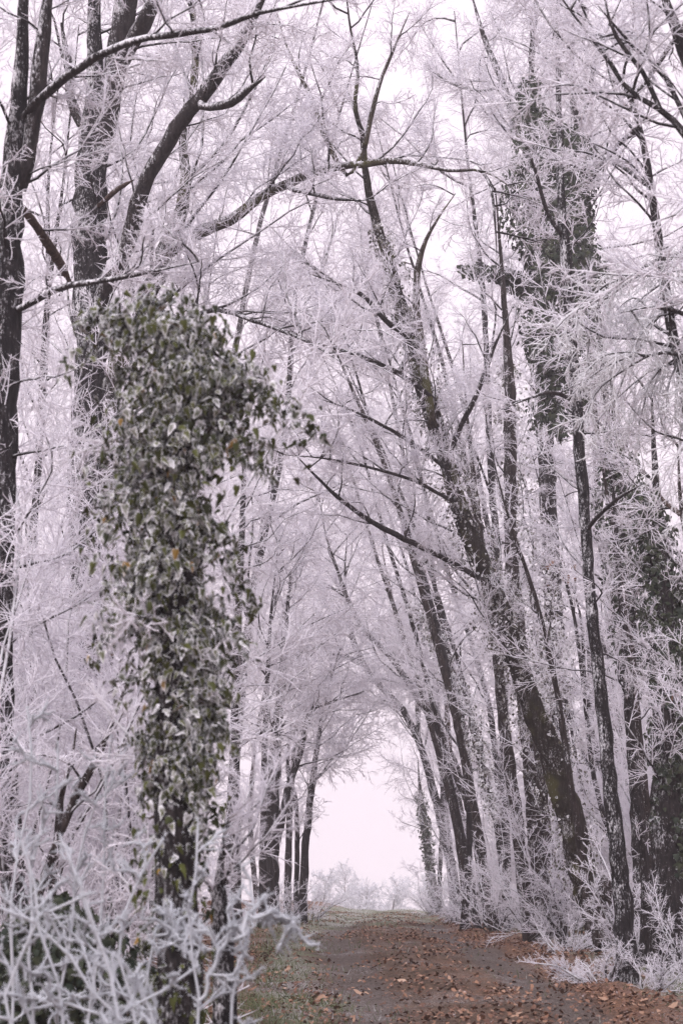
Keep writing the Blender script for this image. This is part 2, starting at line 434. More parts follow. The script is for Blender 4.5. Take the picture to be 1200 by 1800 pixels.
def spray_twigs(Pb, Lb, n2, rng, parent, base, flat=.75, t0=.12, r2=.005, ang=(48, 14), rl=(.30, .52)):
    p, d, l = kids(Pb, Lb, n2, t0, 1.0, ang, rl, rng, flat); d = nrm(d)
    tipd = nrm(Pb[:, -1] - Pb[:, -2])                          # one more at every branch end
    p = np.vstack([p, Pb[:, -1] - tipd * .02]); d = np.vstack([d, tipd]); l = np.concatenate([l, Lb * .28])
    P2 = np.stack([p, p + d * l[:, None] * .5, p + d * l[:, None]], 1)
    V, f = tube(P2, np.array([[1.0, .8, .55]]) * r2 * np.ones((len(p), 1)), 3)
    n = len(p); cls = np.clip(np.searchsorted([.42, .75], l), 0, 2)
    tid = cls * 4 + rng.integers(0, 4, n); scl = np.clip(l / np.array(SIZES)[cls], .5, 1.9)
    q = rng.standard_normal((n, 3)); y = nrm(np.cross(d, q)); z = np.cross(d, y)
    ey = -np.arcsin(np.clip(d[:, 2], -1, 1)); ex = np.arctan2(y[:, 2], z[:, 2]); ez = np.arctan2(d[:, 1], d[:, 0])
    nv = len(V); tot = nv + n
    o = mk('twigs', np.vstack([V, p]), f, M['twig'], parent, base, {'fr': np.concatenate([np.full(nv, .6), np.ones(n)]), 'scl': np.concatenate([np.ones(nv), scl])}, True, 'stuff')
    me = o.data
    a_ = me.attributes.new('tid', 'INT', 'POINT'); a_.data.foreach_set('value', np.concatenate([np.full(nv, -1), tid]).astype(np.int32))
    a_ = me.attributes.new('rot', 'FLOAT_VECTOR', 'POINT'); a_.data.foreach_set('vector', np.vstack([np.zeros((nv, 3)), np.stack([ex, ey, ez], -1)]).astype(np.float32).ravel())
    md = o.modifiers.new('sprays', 'NODES'); md.node_group = SPN
    return o

SEED = [100]
def tree(name, label, trunk, d=25, wpts=None, limbs=(), nb=18, bl=(1.2, 2.4), tr=(.35, 1.0), bias=(0, 0, 0), upv=.45, dens=1.0, lev=4,
         twr=.0053, mat='bark', cat='tree', group=None, S=10, ts=3, lb=3.0, wig=.24, pull=(0, 0, .02), flat=.75, extend=True, stems=(), stub=False, twig='twig', sp=0, flare=True):
    SEED[0] += 1; rng = np.random.default_rng(SEED[0])
    C = wpts if wpts is not None else world_pts(trunk, d)
    if extend:
        g = float(gz(C[0, 0], C[0, 1]))
        if C[0, 2] > g - .02:
            sx = 0.0
            if len(C) > 1 and C[0, 2] - g < 2.5:
                sl = (C[0, :2] - C[1, :2]) / max(C[1, 2] - C[0, 2], .1); sx = np.clip(sl, -.35, .35) * (C[0, 2] - g)
            e = C[0].copy(); e[:2] += sx; e[2] = float(gz(e[0], e[1])) - .12; e[3] *= 1.08
            C = np.vstack([e, C])
        else:
            C[0, 2] = g - .12
    base = np.array([C[0, 0], C[0, 1], float(gz(C[0, 0], C[0, 1])) if extend else C[0, 2]])
    t = thing(name, label, cat, base, group)
    Q = stem_mesh('trunk', C, M[mat], t, base, rng, S, flare=flare, close=True, tip=True)
    src = [(Q, tr, nb, 1.0)]
    for st in stems:                                          # further stems of the same tree
        cs = world_pts(st[0], st[1])
        if len(st) > 2 and st[2] == 'ground':
            e = cs[0].copy(); e[2] = float(gz(e[0], e[1])) - .1
            cs = np.vstack([e, cs]) if cs[0, 2] > e[2] + .05 else cs
        Qs = stem_mesh('stem', cs, M[mat], t, base, rng, max(7, S - 2), close=True, tip=True)
        src.append((Qs, (.3, 1.0), max(3, int(nb * .45)), .85))
    for L in limbs:
        pts, dd = L[0], L[1]
        cl = world_pts(pts, dd)
        m2 = M[{'bark_moss': 'limb_moss', 'bark_brown': 'limb_brown'}.get(L[2] if len(L) > 2 else mat, 'limb')]
        near_ = np.concatenate([s_[0] for s_ in src]); dn = np.linalg.norm(near_[:, :3] - cl[0, :3], axis=1); jn = int(dn.argmin())
        if dn[jn] > .03:
            e = near_[jn].copy(); e[3] = min(cl[0, 3] * 1.1, e[3]); cl = np.vstack([e, cl])
        Ql = stem_mesh('limb', cl, m2, t, base, rng, 8, tip=True)
        ln = np.linalg.norm(np.diff(Ql[:, :3], axis=0), axis=1).sum()
        k = L[3] if len(L) > 3 else 1.0
        src.append((Ql, (.12, 1.0), int(round(ln * lb * k)), .55))
    P0, D0, LL = [], [], []
    for Qs, trr, n, sc_ in src:
        if n <= 0: continue
        tt = trr[0] + (trr[1] - trr[0]) * (np.arange(n) + rng.random(n)) / n
        x = tt * (len(Qs) - 1); i = np.minimum(x.astype(int), len(Qs) - 2); uu = (x - i)[:, None]
        p = Qs[i, :3] + (Qs[i + 1, :3] - Qs[i, :3]) * uu; tan = nrm(Qs[i + 1, :3] - Qs[i, :3])
        az = rng.random(n) * 2 * np.pi
        dr = np.stack([np.cos(az), np.sin(az) * .8, upv + .3 * rng.standard_normal(n)], -1)
        dr = dr + np.array(bias) + .35 * tan
        P0.append(p); D0.append(dr); LL.append((bl[0] + (bl[1] - bl[0]) * rng.random(n)) * sc_ * (1.1 - .35 * tt))
    if P0:
        P0, D0, LL = np.concatenate(P0), np.concatenate(D0), np.concatenate(LL)
        Pb = grow(P0, D0, LL, 9, wig * .75, np.array(pull), rng)
        rb = (.004 + .0065 * LL)[:, None] * np.linspace(1, .42, 9)[None, :] * (.9 + .25 * rng.random((len(LL), 9)))
        V, f = tube(Pb, rb, max(4, ts))
        mk('branches', V, f, M['branch'], t, base, {'fr': np.tile(np.repeat(np.linspace(.25, .85, 9), max(4, ts)), len(LL))}, True, 'stuff')
        if lev <= 4 and twig == 'twig':
            spray_twigs(Pb, LL, max(3, int(round(10 * dens))), rng, t, base, flat)
        else:
            o, spu = twig_levels(Pb, LL, rng, dens, lev, 1, twr, ts, wig, np.array(pull), flat)
            write_twigs(o, spu, t, base, ts, M[twig], sp, rng, twr)
    return t, Q

def shrub(name, label, x, y, n=9, h=(1.0, 2.0), spread=.6, dens=1.0, lev=4, twr=.009, ts=3, bias=(0, 0, 0), pull=(0, 0, -.01), group=None, wig=.2,
          twig='twig', sp=0, cat='shrub', r0=.10, z=None, stemr=.009, flat=.9):
    SEED[0] += 1; rng = np.random.default_rng(SEED[0])
    g = float(gz(x, y)) if z is None else z
    t = thing(name, label, cat, (x, y, g), group)
    az = rng.random(n) * 2 * np.pi
    P0 = np.stack([x + r0 * np.cos(az) * rng.random(n), y + r0 * np.sin(az) * rng.random(n), np.full(n, g - .06)], -1)
    D0 = np.stack([np.cos(az) * spread, np.sin(az) * spread, np.ones(n) * (.7 + .5 * rng.random(n))], -1) + np.array(bias)
    L = h[0] + (h[1] - h[0]) * rng.random(n)
    P = grow(P0, D0, L, 10, wig * (.75 if twig == 'twig_near' else .5), np.array(pull), rng)
    R = (stemr * (.8 + .5 * rng.random(n)))[:, None] * np.linspace(1.25, .55, 10)[None, :]
    V, f = tube(P, R, max(5, ts))
    mk('stems', V, f, M['branch' if twig != 'twig_near' else 'twig_near'], t, (x, y, g), {'fr': np.tile(np.repeat(np.linspace(.3, .9, 10), max(5, ts)), n)}, True, 'stuff')
    if twig == 'twig':
        spray_twigs(P, L, max(4, int(round(8 * dens))), rng, t, (x, y, g), flat, .12, .004, (44, 14), (.22, .42)); return t
    o, s = twig_levels(P, L, rng, dens, lev, 1, twr, ts, wig, np.array(pull), flat, .3 if x < 0 and y < 20 else .1)
    write_twigs(o, s, t, (x, y, g), ts, M[twig], sp, rng, twr)
    return t

def wtrunk(x, y, h, r, lean=(0, 0), bow=.3, seed=0):
    rg = np.random.default_rng(seed + 7); z0 = float(gz(x, y)) - .1
    n = 7; s = np.linspace(0, 1, n); wob = np.cumsum(rg.standard_normal((n, 2)), 0) * bow * .18; wob -= wob[0]
    return np.stack([x + lean[0] * h * s ** 1.5 + wob[:, 0], y + lean[1] * h * s ** 1.5 + wob[:, 1], z0 + h * s, r * (1 - .72 * s)], -1)

def mpx(px, d): return (px - 600) / F * d

#TREES_BEGIN
# ---- left side
tree('lichen_tree', 'dark frost-flecked trunk along the left edge with a second stem rising from it',
     [(12, 1790, 72), (14, 1600, 60), (12, 1450, 48), (4, 1250, 36), (6, 1000, 36), (8, 800, 40), (14, 600, 46), (16, 450, 50), (22, 300, 48), (34, 150, 44), (42, 0, 40), (50, -120, 34)], 13,
     limbs=[([(32, 340, 26), (58, 220, 30), (72, 100, 28), (84, 0, 24), (92, -90, 20)], 13),
            ([(20, 345, 12), (62, 395, 16), (105, 462, 18), (126, 500, 14)], (13, 15), 'bark_brown', .3),
            ([(40, 205, 14), (110, 140, 16), (215, 78, 14), (330, 58, 12), (385, 48, 11), (460, 22, 10), (640, -10, 8)], (13, 11.5), 'bark', .8),
            ([(22, 548, 13), (62, 528, 13), (105, 506, 12), (190, 492, 10), (262, 478, 8), (350, 460, 5)], (13, 12.4), 'bark', 1.0)],
     nb=13, bl=(.6, 1.2), tr=(.25, 1), bias=(.5, -.1, 0), upv=.2, dens=.8, twr=.006, mat='bark_fleck', ts=4, S=14, lb=4)
tree('forked_tree', 'thick flecked trunk forking high up, left of the long arching branch',
     [(150, 1500, 62), (155, 1100, 60), (150, 800, 56), (158, 650, 55), (160, 500, 56), (158, 350, 58), (162, 250, 60), (166, 170, 46), (166, 80, 44), (165, -30, 40), (160, -150, 34)], 20,
     limbs=[([(172, 250, 46), (198, 150, 42), (212, 60, 42), (226, -20, 40), (236, -110, 34)], 20),
            ([(214, 110, 26), (240, 60, 30), (270, 5, 28), (295, -70, 24)], (20, 19.5)),
            ([(170, 545, 34), (195, 490, 30), (218, 445, 28), (238, 385, 30), (256, 320, 27), (290, 262, 26), (322, 208, 28), (352, 176, 27), (392, 118, 26), (432, 58, 26), (462, -5, 24), (490, -70, 22)], (20, 18.5)),
            ([(352, 186, 14), (400, 184, 15), (440, 155, 12), (466, 135, 8)], (19, 18.2)),
            ([(140, 215, 20), (124, 170, 16), (120, 120, 14), (108, 40, 12)], 20),
            ([(166, 368, 9), (208, 332, 9), (236, 316, 6)], (20, 19), 'bark_brown', .4)],
     nb=10, bl=(1.0, 2.0), tr=(.35, .95), bias=(.35, .2, 0), dens=.85, mat='bark_fleck', S=14, lb=3.0)
tree('mossy_tree', 'mossy crooked tree whose long branch arches right across the track',
     [(180, 1300, 40), (190, 900, 40), (205, 650, 38), (228, 565, 36), (252, 528, 36), (282, 468, 34), (302, 408, 30), (320, 368, 24), (326, 300, 20), (322, 248, 19), (335, 190, 20), (343, 120, 20), (340, 50, 20), (334, -40, 18), (325, -130, 15)], 22,
     limbs=[([(270, 475, 20), (312, 432, 22), (362, 404, 22), (412, 383, 20), (452, 350, 19), (500, 326, 18), (552, 303, 16), (602, 292, 14), (640, 289, 13), (692, 283, 11), (742, 290, 10), (792, 300, 9), (832, 299, 8), (862, 306, 7), (905, 335, 5)], (22, 21), 'bark_moss', .9),
            ([(505, 330, 9), (545, 340, 8), (600, 351, 6), (660, 352, 4)], (21.5, 21), 'bark', .7),
            ([(845, 300, 6), (862, 330, 5), (870, 400, 4), (872, 450, 3)], (21.2, 20.8), 'bark', .7),
            ([(310, 560, 9), (380, 545, 9), (450, 565, 8), (540, 600, 7), (620, 650, 5)], (22, 20), 'bark', 1.2)],
     nb=20, bl=(1.2, 2.6), tr=(.4, .95), bias=(.6, -.1, 0), dens=.95, mat='bark_moss', S=12, lb=3.4)
IVT, IVQ = tree('ivy_host_tree', 'ivy-clothed trunk standing in the left foreground',
     [(310, 1790, 76), (308, 1600, 74), (304, 1400, 70), (306, 1150, 66), (316, 900, 58), (310, 760, 44), (296, 690, 28), (288, 640, 12)], 9,
     nb=8, bl=(.3, .7), tr=(.3, .95), upv=.2, dens=.6, twr=.005, mat='bark', S=16, ts=4)
tree('sapling', 'short dark sapling stem rising beside the foreground ivy trunk',
     [(396, 1790, 40), (394, 1690, 38), (388, 1600, 34), (386, 1560, 30), (388, 1500, 18), (400, 1440, 10)], 10, nb=9, bl=(.3, .6), tr=(.7, 1), upv=.3, dens=.7, twr=.006, mat='bark_fleck', ts=4, S=12)
tree('pole_tree', 'straight slender pole tree just right of the ivy column',
     [(415, 1570, 17), (414, 1400, 16), (413, 1250, 15), (418, 1100, 13), (424, 960, 11), (430, 800, 9), (436, 620, 6)], 27,
     limbs=[([(418, 1312, 7), (445, 1294, 7), (470, 1285, 5), (500, 1282, 3)], (27, 26)), ([(414, 1160, 7), (385, 1230, 8), (372, 1300, 8)], (27, 26.6))],
     nb=14, bl=(.6, 1.4), tr=(.5, 1), bias=(.3, -.1, .1), upv=.35, dens=.9)
for k, (lab, pts, st, dd) in enumerate([
    ('thickest dark trunk of the cluster left of the track opening', [(476, 1568, 26), (478, 1450, 22), (482, 1330, 20), (492, 1240, 17), (500, 1130, 13), (512, 1000, 9)],
     [([(487, 1480, 13), (505, 1390, 12), (528, 1320, 11), (546, 1250, 9), (580, 1235, 7), (640, 1215, 4)], 38)], 38),
    ('slim upright stem at the left of the cluster by the track opening', [(461, 1565, 13), (463, 1420, 11), (466, 1280, 10), (475, 1100, 7), (490, 950, 5)], [], 36),
    ('pair of thin stems on the leaf bank nearest the track opening', [(532, 1572, 15), (538, 1470, 13), (548, 1380, 11), (556, 1320, 9), (572, 1230, 7), (600, 1130, 5)],
     [([(520, 1575, 9), (522, 1470, 9), (518, 1400, 8), (505, 1350, 7), (515, 1240, 5)], 41, 'ground')], 41),
    ('far thin tree at the edge of the pale opening on the left', [(505, 1570, 12), (508, 1450, 11), (516, 1330, 9), (530, 1200, 7), (552, 1080, 5)], [], 46)]):
    tree('copse_tree', lab, pts, dd, stems=st, nb=18, bl=(1.0, 2.0), tr=(.45, 1), bias=(.35, -.1, .1), upv=.4, dens=.95, lev=3, twr=.0062, mat='bark_far', S=8, group='copse left of the track opening', wig=.22)

LF = [(-3.3, 25, 9.5, .055, .06, (1.0, 1.8), 'slender frosted tree among the left thicket behind the ivy column'),
      (-2.9, 30, 10, .06, .06, (1.0, 1.8), 'frosted tree deep behind the ivy column on the left'),
      (-4.3, 32, 12, .07, .06, (1.4, 2.9), 'tall pale tree far back at the left edge'),
      (-3.2, 38, 12, .06, .08, (1.4, 2.6), 'hazy tree behind the pole tree on the left'),
      (-2.6, 52, 12, .06, .10, (1.2, 2.2), 'hazy tree leaning over the far end of the track from the left'),
      (-1.9, 62, 9, .055, .06, (1.0, 1.8), 'faint frosted tree beside the pale opening, farthest on the left')]
for k, (x, y, h, r, ln, bl_, lab) in enumerate(LF):
    tree('frosted_tree', lab, None, wpts=wtrunk(x, y, h, r, (ln, -.03), .5, k), nb=20, bl=bl_, tr=(.36 if y > 36 else .22, 1), bias=(.25, -.1, .1), upv=.35, dens=.95, lev=3, twr=.0062, mat='bark_far', S=8, group='frosted trees behind the left thicket')

# ---- right side
R1T, R1Q = tree('leaning_tree', 'great ivy-scabbed tree leaning far left over the track from the right',
     [(1066, 1680, 46), (1040, 1600, 43), (1018, 1520, 44), (1000, 1440, 44), (968, 1330, 44), (930, 1230, 37), (892, 1120, 33), (852, 1010, 31), (815, 915, 30), (780, 800, 28), (750, 700, 30), (724, 615, 26), (700, 530, 24), (680, 450, 22), (662, 395, 19),
      (648, 340, 17), (640, 290, 15), (638, 240, 15), (624, 195, 13), (628, 120, 11), (614, 40, 9), (604, -50, 7)], (26, 24),
     limbs=[([(758, 735, 15), (742, 630, 14), (730, 520, 13), (740, 445, 11), (764, 392, 8), (800, 340, 5)], 24.5),
            ([(640, 258, 10), (652, 205, 9), (666, 150, 7), (690, 90, 6), (720, 20, 4)], 24),
            ([(610, 308, 8), (572, 242, 9), (545, 168, 8), (508, 92, 6), (486, 20, 5)], 24),
            ([(760, 700, 9), (720, 668, 9), (668, 640, 8), (610, 618, 7), (548, 604, 4)], (24.5, 23), 'bark', 1.3),
            ([(782, 822, 7), (735, 786, 7), (680, 752, 6), (620, 722, 5), (560, 700, 3)], (24.8, 23), 'bark', 1.3),
            ([(800, 880, 7), (730, 846, 6), (650, 822, 5), (570, 806, 4), (500, 800, 3)], (24.8, 22), 'bark', 1.3),
            ([(862, 1030, 9), (800, 992, 9), (712, 948, 10), (650, 915, 9), (596, 876, 8), (556, 838, 7), (510, 790, 4)], (25, 22.5), 'bark', 1.3),
            ([(720, 600, 9), (680, 566, 9), (640, 522, 8), (600, 502, 6), (540, 480, 4)], (24, 22.5), 'bark', 1.3),
            ([(784, 812, 11), (806, 755, 10), (838, 690, 9), (868, 610, 7), (900, 540, 4)], (24.8, 24), 'bark', 1.0)],
     nb=22, bl=(.8, 1.8), tr=(.3, .98), bias=(-.5, -.1, 0), dens=.95, mat='bark_moss', S=16, lb=2.4)
tree('flecked_tree', 'slim dark trunk with white frost flecks, bending up the right side',
     [(1097, 1650, 34), (1084, 1500, 29), (1072, 1400, 26), (1058, 1250, 23), (1042, 1100, 20), (1034, 1000, 19), (1022, 850, 19), (1012, 700, 19), (1004, 600, 18), (995, 480, 20), (986, 350, 18), (982, 200, 16), (979, 80, 14), (977, -60, 11)], 20,
     limbs=[([(1012, 705, 8), (970, 690, 7), (930, 700, 5), (880, 720, 3)], (20, 19)), ([(990, 420, 7), (960, 370, 7), (940, 300, 6), (920, 250, 4)], (20, 19.5)), ([(1030, 930, 8), (1080, 880, 7), (1130, 850, 5)], (20, 19))],
     nb=12, bl=(.5, 1.0), tr=(.3, 1), bias=(0, -.1, 0), upv=.2, dens=.7, mat='bark_fleck', S=12)
tree('twin_trunk_tree', 'stout upright trunk with a thinner twin at its foot, right of the track',
     [(962, 1645, 44), (952, 1560, 38), (942, 1450, 34), (928, 1300, 28), (912, 1130, 25), (900, 1000, 23), (896, 880, 21), (896, 760, 22), (893, 650, 19), (886, 540, 15), (878, 430, 11), (870, 330, 7)], 29,
     stems=[([(928, 1640, 25), (914, 1500, 22), (900, 1380, 21), (884, 1260, 19), (872, 1140, 17), (850, 1000, 16), (836, 880, 12), (820, 720, 8), (812, 600, 5)], 28.5, 'ground')],
     nb=13, bl=(.7, 1.6), tr=(.3, 1), bias=(-.4, .1, 0), dens=.9, mat='bark_brown', S=12)
tree('curved_tree', 'slim curved tree sweeping left over the opening, its foot by the leaf litter',
     [(852, 1600, 21), (842, 1500, 18), (828, 1430, 17), (800, 1350, 15), (768, 1280, 13), (735, 1228, 12), (690, 1160, 10), (642, 1110, 8), (614, 1060, 9), (592, 1000, 7), (570, 930, 5), (560, 860, 3)], 42,
     limbs=[([(760, 1270, 10), (720, 1160, 9), (690, 1060, 7), (670, 960, 5)], 42), ([(790, 1330, 9), (780, 1200, 8), (760, 1080, 6), (740, 960, 4)], 42)],
     nb=26, bl=(1.0, 2.2), tr=(.4, 1), bias=(-.4, -.1, .1), dens=.95, lev=3, twr=.0062, mat='bark_brown', S=10)
tree('curved_tree', 'farther curved tree whose foot is wrapped in frosted shoots at the track edge',
     [(802, 1598, 23), (792, 1520, 17), (776, 1450, 15), (760, 1390, 14), (738, 1310, 12), (704, 1244, 11), (655, 1192, 9), (624, 1136, 11), (612, 1085, 9), (606, 1010, 7), (610, 940, 5)], 48,
     limbs=[([(640, 1170, 8), (590, 1150, 7), (545, 1160, 5)], 48), ([(735, 1300, 8), (730, 1200, 7), (712, 1100, 5)], 48)],
     nb=26, bl=(1.1, 2.4), tr=(.4, 1), bias=(-.4, -.1, .15), dens=.95, lev=3, twr=.0062, mat='bark_far', S=10)
IPT, IPQ = tree('ivy_pole_tree', 'narrow ivy-wrapped pole standing alone right of the pale opening',
     [(764, 1585, 14), (752, 1500, 13), (744, 1440, 12), (738, 1390, 9), (734, 1340, 5)], 62, nb=10, bl=(.6, 1.3), tr=(.5, 1), bias=(-.2, 0, 0), lev=3, dens=.8, twr=.0085, mat='bark_far', S=8)
tree('thin_tree', 'very thin bare stem just right of the ivy-wrapped pole', [(771, 1580, 8), (774, 1480, 7), (776, 1380, 6), (770, 1250, 5), (762, 1120, 4)], 58, nb=16, bl=(.9, 1.8), tr=(.3, 1), lev=3, dens=.8, twr=.0085, mat='bark_far', S=8)
R6T, R6Q = tree('ivy_laden_tree', 'tall tree on the right carrying a heavy column of ivy high up',
     [(1000, 1620, 34), (990, 1400, 32), (978, 1200, 30), (968, 1000, 30), (958, 800, 30), (955, 600, 32), (952, 450, 32), (945, 330, 30), (935, 230, 26), (932, 140, 18), (940, 40, 13), (945, -60, 10)], 32,
     limbs=[([(940, 290, 16), (908, 235, 14), (884, 150, 12), (852, 72, 11), (828, -10, 9)], 32), ([(955, 420, 16), (1000, 330, 14), (1008, 220, 13), (1004, 100, 11), (1010, -20, 9)], 32),
            ([(950, 520, 12), (900, 490, 11), (850, 478, 9), (805, 472, 6)], (32, 31)), ([(1002, 260, 9), (1030, 180, 9), (1050, 90, 8), (1090, 0, 6)], 32), ([(880, 150, 7), (850, 160, 6), (800, 150, 5), (750, 120, 3)], 32)],
     nb=24, bl=(1.0, 2.2), tr=(.72, 1), bias=(-.3, .1, .2), dens=.95, mat='bark', S=12, lb=2.2)
tree('edge_tree', 'slender trunk slanting up-left near the right edge, arms spread at the top',
     [(1290, 1400, 40), (1255, 1000, 34), (1225, 800, 26), (1195, 650, 20), (1180, 580, 18), (1168, 500, 17), (1150, 380, 17), (1136, 290, 16), (1122, 220, 15), (1098, 155, 14), (1062, 92, 12), (1030, 30, 10), (1000, -40, 8)], 15,
     limbs=[([(1124, 225, 9), (1090, 250, 9), (1050, 300, 7), (1020, 345, 4)], (15, 15.6)), ([(1142, 330, 8), (1090, 290, 8), (1050, 265, 6), (1010, 205, 4)], (15, 15.5)), ([(1110, 175, 8), (1150, 120, 9), (1190, 60, 7), (1220, 0, 5)], 15)],
     nb=22, bl=(.6, 1.4), tr=(.5, 1), bias=(-.2, 0, .1), upv=.3, dens=.8, twr=.0065, mat='bark', S=12)
tree('overhead_tree', 'dark blurred boughs crossing the top right corner',
     [(1420, 1300, 60), (1380, 900, 54), (1340, 600, 46), (1290, 380, 34), (1215, 255, 20), (1170, 200, 17), (1105, 160, 15), (1060, 95, 13), (1010, 30, 10), (960, -40, 7)], 12,
     limbs=[([(1300, 420, 40), (1260, 250, 34), (1205, 100, 27), (1172, 10, 24), (1150, -60, 20)], 12), ([(1160, 195, 9), (1130, 130, 9), (1080, 60, 8), (1060, -10, 6)], 12), ([(1230, 270, 10), (1170, 140, 9), (1110, 80, 8), (1050, 10, 6)], 12)],
     nb=16, bl=(.5, 1.2), tr=(.6, 1), bias=(-.3, 0, .1), upv=.2, dens=.75, twr=.005, mat='bark', S=12, ts=4)
R7T, R7Q = tree('ivy_edge_tree', 'broad dark ivy-smothered trunk at the right edge',
     [(1172, 1700, 60), (1170, 1500, 56), (1172, 1300, 50), (1170, 1100, 42), (1160, 950, 30), (1150, 820, 20), (1145, 700, 12)], 21, nb=14, bl=(.6, 1.3), tr=(.3, 1), bias=(-.3, -.3, 0), dens=.8, mat='bark', S=12)
R8T, R8Q = tree('ivy_mid_tree', 'ivy-dark trunk seen between the flecked trunk and the right edge',
     [(1128, 1640, 30), (1122, 1450, 28), (1112, 1250, 26), (1104, 1080, 26), (1094, 950, 24), (1086, 850, 20), (1078, 740, 14), (1070, 620, 9)], 25, nb=18, bl=(.7, 1.5), tr=(.3, 1), bias=(-.2, -.2, 0), dens=.85, mat='bark', S=10)
tree('bare_brown_tree', 'reddish brown bare stem slanting at the right edge below the hanging spray',
     [(1225, 1500, 18), (1222, 1150, 16), (1205, 960, 14), (1194, 870, 13), (1190, 780, 9)], 18, limbs=[([(1195, 905, 9), (1170, 885, 8), (1158, 868, 6)], 18)], nb=8, bl=(.4, .9), tr=(.4, 1), dens=.7, mat='bark_brown')

rr = np.random.default_rng(77)
ORD = 'first second third fourth fifth sixth seventh eighth ninth tenth eleventh twelfth thirteenth fourteenth fifteenth sixteenth'.split()
for k in range(16):
    d = 27 + 18 * rr.random(); px = 985 + 14.5 * k + 5 * rr.random()
    x = mpx(px, d); h = 3.8 + 2.6 * rr.random()
    tree('wood_stem', ORD[k] + ' thin dark stem from the left in the crowd filling the right-hand wood', None, wpts=wtrunk(x, d, h, .03 + .03 * rr.random(), (-.1 - .1 * rr.random(), 0), .35, 40 + k), nb=15, bl=(.5, 1.3), tr=(.06, 1), bias=(-.1, -.1, 0), upv=.25,
         dens=.85, lev=3, twr=.0062, mat='bark_far', S=7, group='stems crowding the right-hand wood')
SL = [(818, 40, 9.5, .055, -.27, 'slim stem leaning left just right of the farther curved tree'), (838, 36, 9, .05, -.27, 'slim stem leaning left close behind the nearer curved tree'), (868, 33, 9.5, .065, -.27, 'slim dark stem leaning left between curved tree and twin trunks'),
      (888, 35, 9, .05, -.27, 'thin dark stem close left of the twin trunks'), (985, 28, 6.5, .06, -.2, 'slim dark stem close right of the twin trunks'), (1008, 31, 7, .06, -.2, 'slim stem right behind the leaning trunk foot'),
      (1035, 25, 5.5, .045, -.2, 'thin stem rising between the leaning trunk and the stump'), (1120, 22, 5.5, .045, -.08, 'thin dark stem just right of the flecked trunk foot'), (1150, 24, 6, .05, -.08, 'thin dark stem halfway between flecked trunk and right edge')]
for k, (px, d, h, r, ln, lab) in enumerate(SL):
    tree('slim_tree', lab, None, wpts=wtrunk(mpx(px, d), d, h, r, (ln, -.01), .3, 200 + k), nb=6, bl=(.4, 1.0), tr=(.35, 1), bias=(-.2, -.1, .1), upv=.4, dens=.8, mat='bark' if k % 2 else 'bark_brown', S=8, group='slim stems along the right of the track')
RF = [(790, 34, 10, .05, -.22, 'slender grey stem left of the twin trunks'), (835, 36, 10, .05, -.22, 'slender stem between the curved tree and the twin trunks'),
      (870, 39, 11, .06, -.22, 'tall straight stem behind the twin trunks'), (815, 52, 11, .06, -.22, 'hazy leaning tree behind the curved pair'),
      (1035, 40, 14, .075, -.08, 'tall pale tree behind the heavy ivy column'),
      (940, 44, 15, .075, -.22, 'tall hazy tree showing above the leaning trunk')]
for k, (px, d, h, r, ln, lab) in enumerate(RF):
    tree('frosted_tree', lab, None, wpts=wtrunk(mpx(px + 20, d), d, h, r, (ln, -.02), .5, 70 + k), nb=17, bl=(.9, 2.0), tr=(.25, 1), bias=(-.25, -.1, .1), upv=.4, dens=.95, lev=3, twr=.0062, mat='bark_far', S=8, group='frosted trees inside the right-hand wood')
# hanging hoar spray on the right
tree('weeping_tree', 'white hanging spray of hoar-thick twigs at the right edge',
     [(1330, 1600, 40), (1320, 1100, 36), (1310, 800, 28), (1290, 620, 22), (1250, 520, 16), (1210, 480, 12), (1160, 478, 9), (1110, 490, 6)], 15,
     limbs=[([(1290, 610, 12), (1220, 560, 9), (1150, 540, 7), (1090, 550, 4)], (15, 14.5), 'bark', 2), ([(1270, 540, 10), (1200, 450, 8), (1130, 470, 6), (1050, 530, 4)], (15, 14.3), 'bark', 2.0), ([(1310, 760, 10), (1240, 650, 8), (1160, 620, 6), (1080, 660, 4)], (15, 14.6), 'bark', 2.0)],
     nb=14, bl=(.8, 1.5), tr=(.62, 1), bias=(-.4, 0, .1), upv=.1, dens=.95, lev=5, twr=.0036, mat='bark', S=10, ts=3, pull=(0, 0, -.20), wig=.14, twig='twig_droop', lb=3)
# far trees beyond the crest
for k, (px, d, h, lab) in enumerate([(572, 196, 6.0, 'leftmost misty white tree beyond the crest'), (604, 212, 7.4, 'misty white tree beyond the crest, second from the left'), (650, 182, 4.6, 'low misty bush-like tree in the middle beyond the crest'),
                                     (688, 216, 6.4, 'misty white tree beyond the crest near the ivy-wrapped pole'), (742, 200, 5.6, 'rightmost misty white tree beyond the crest')]):
    tree('misty_tree', lab, None, wpts=wtrunk(mpx(px, d), d, h * .75, .12, (0, 0), .6, 90 + k), nb=40, bl=(1.4, 2.6), tr=(.04, 1), upv=.45, dens=.95, lev=3, twr=.022, mat='bark_far', S=7, group='misty trees beyond the crest', twig='twig_far')
#TREES_END

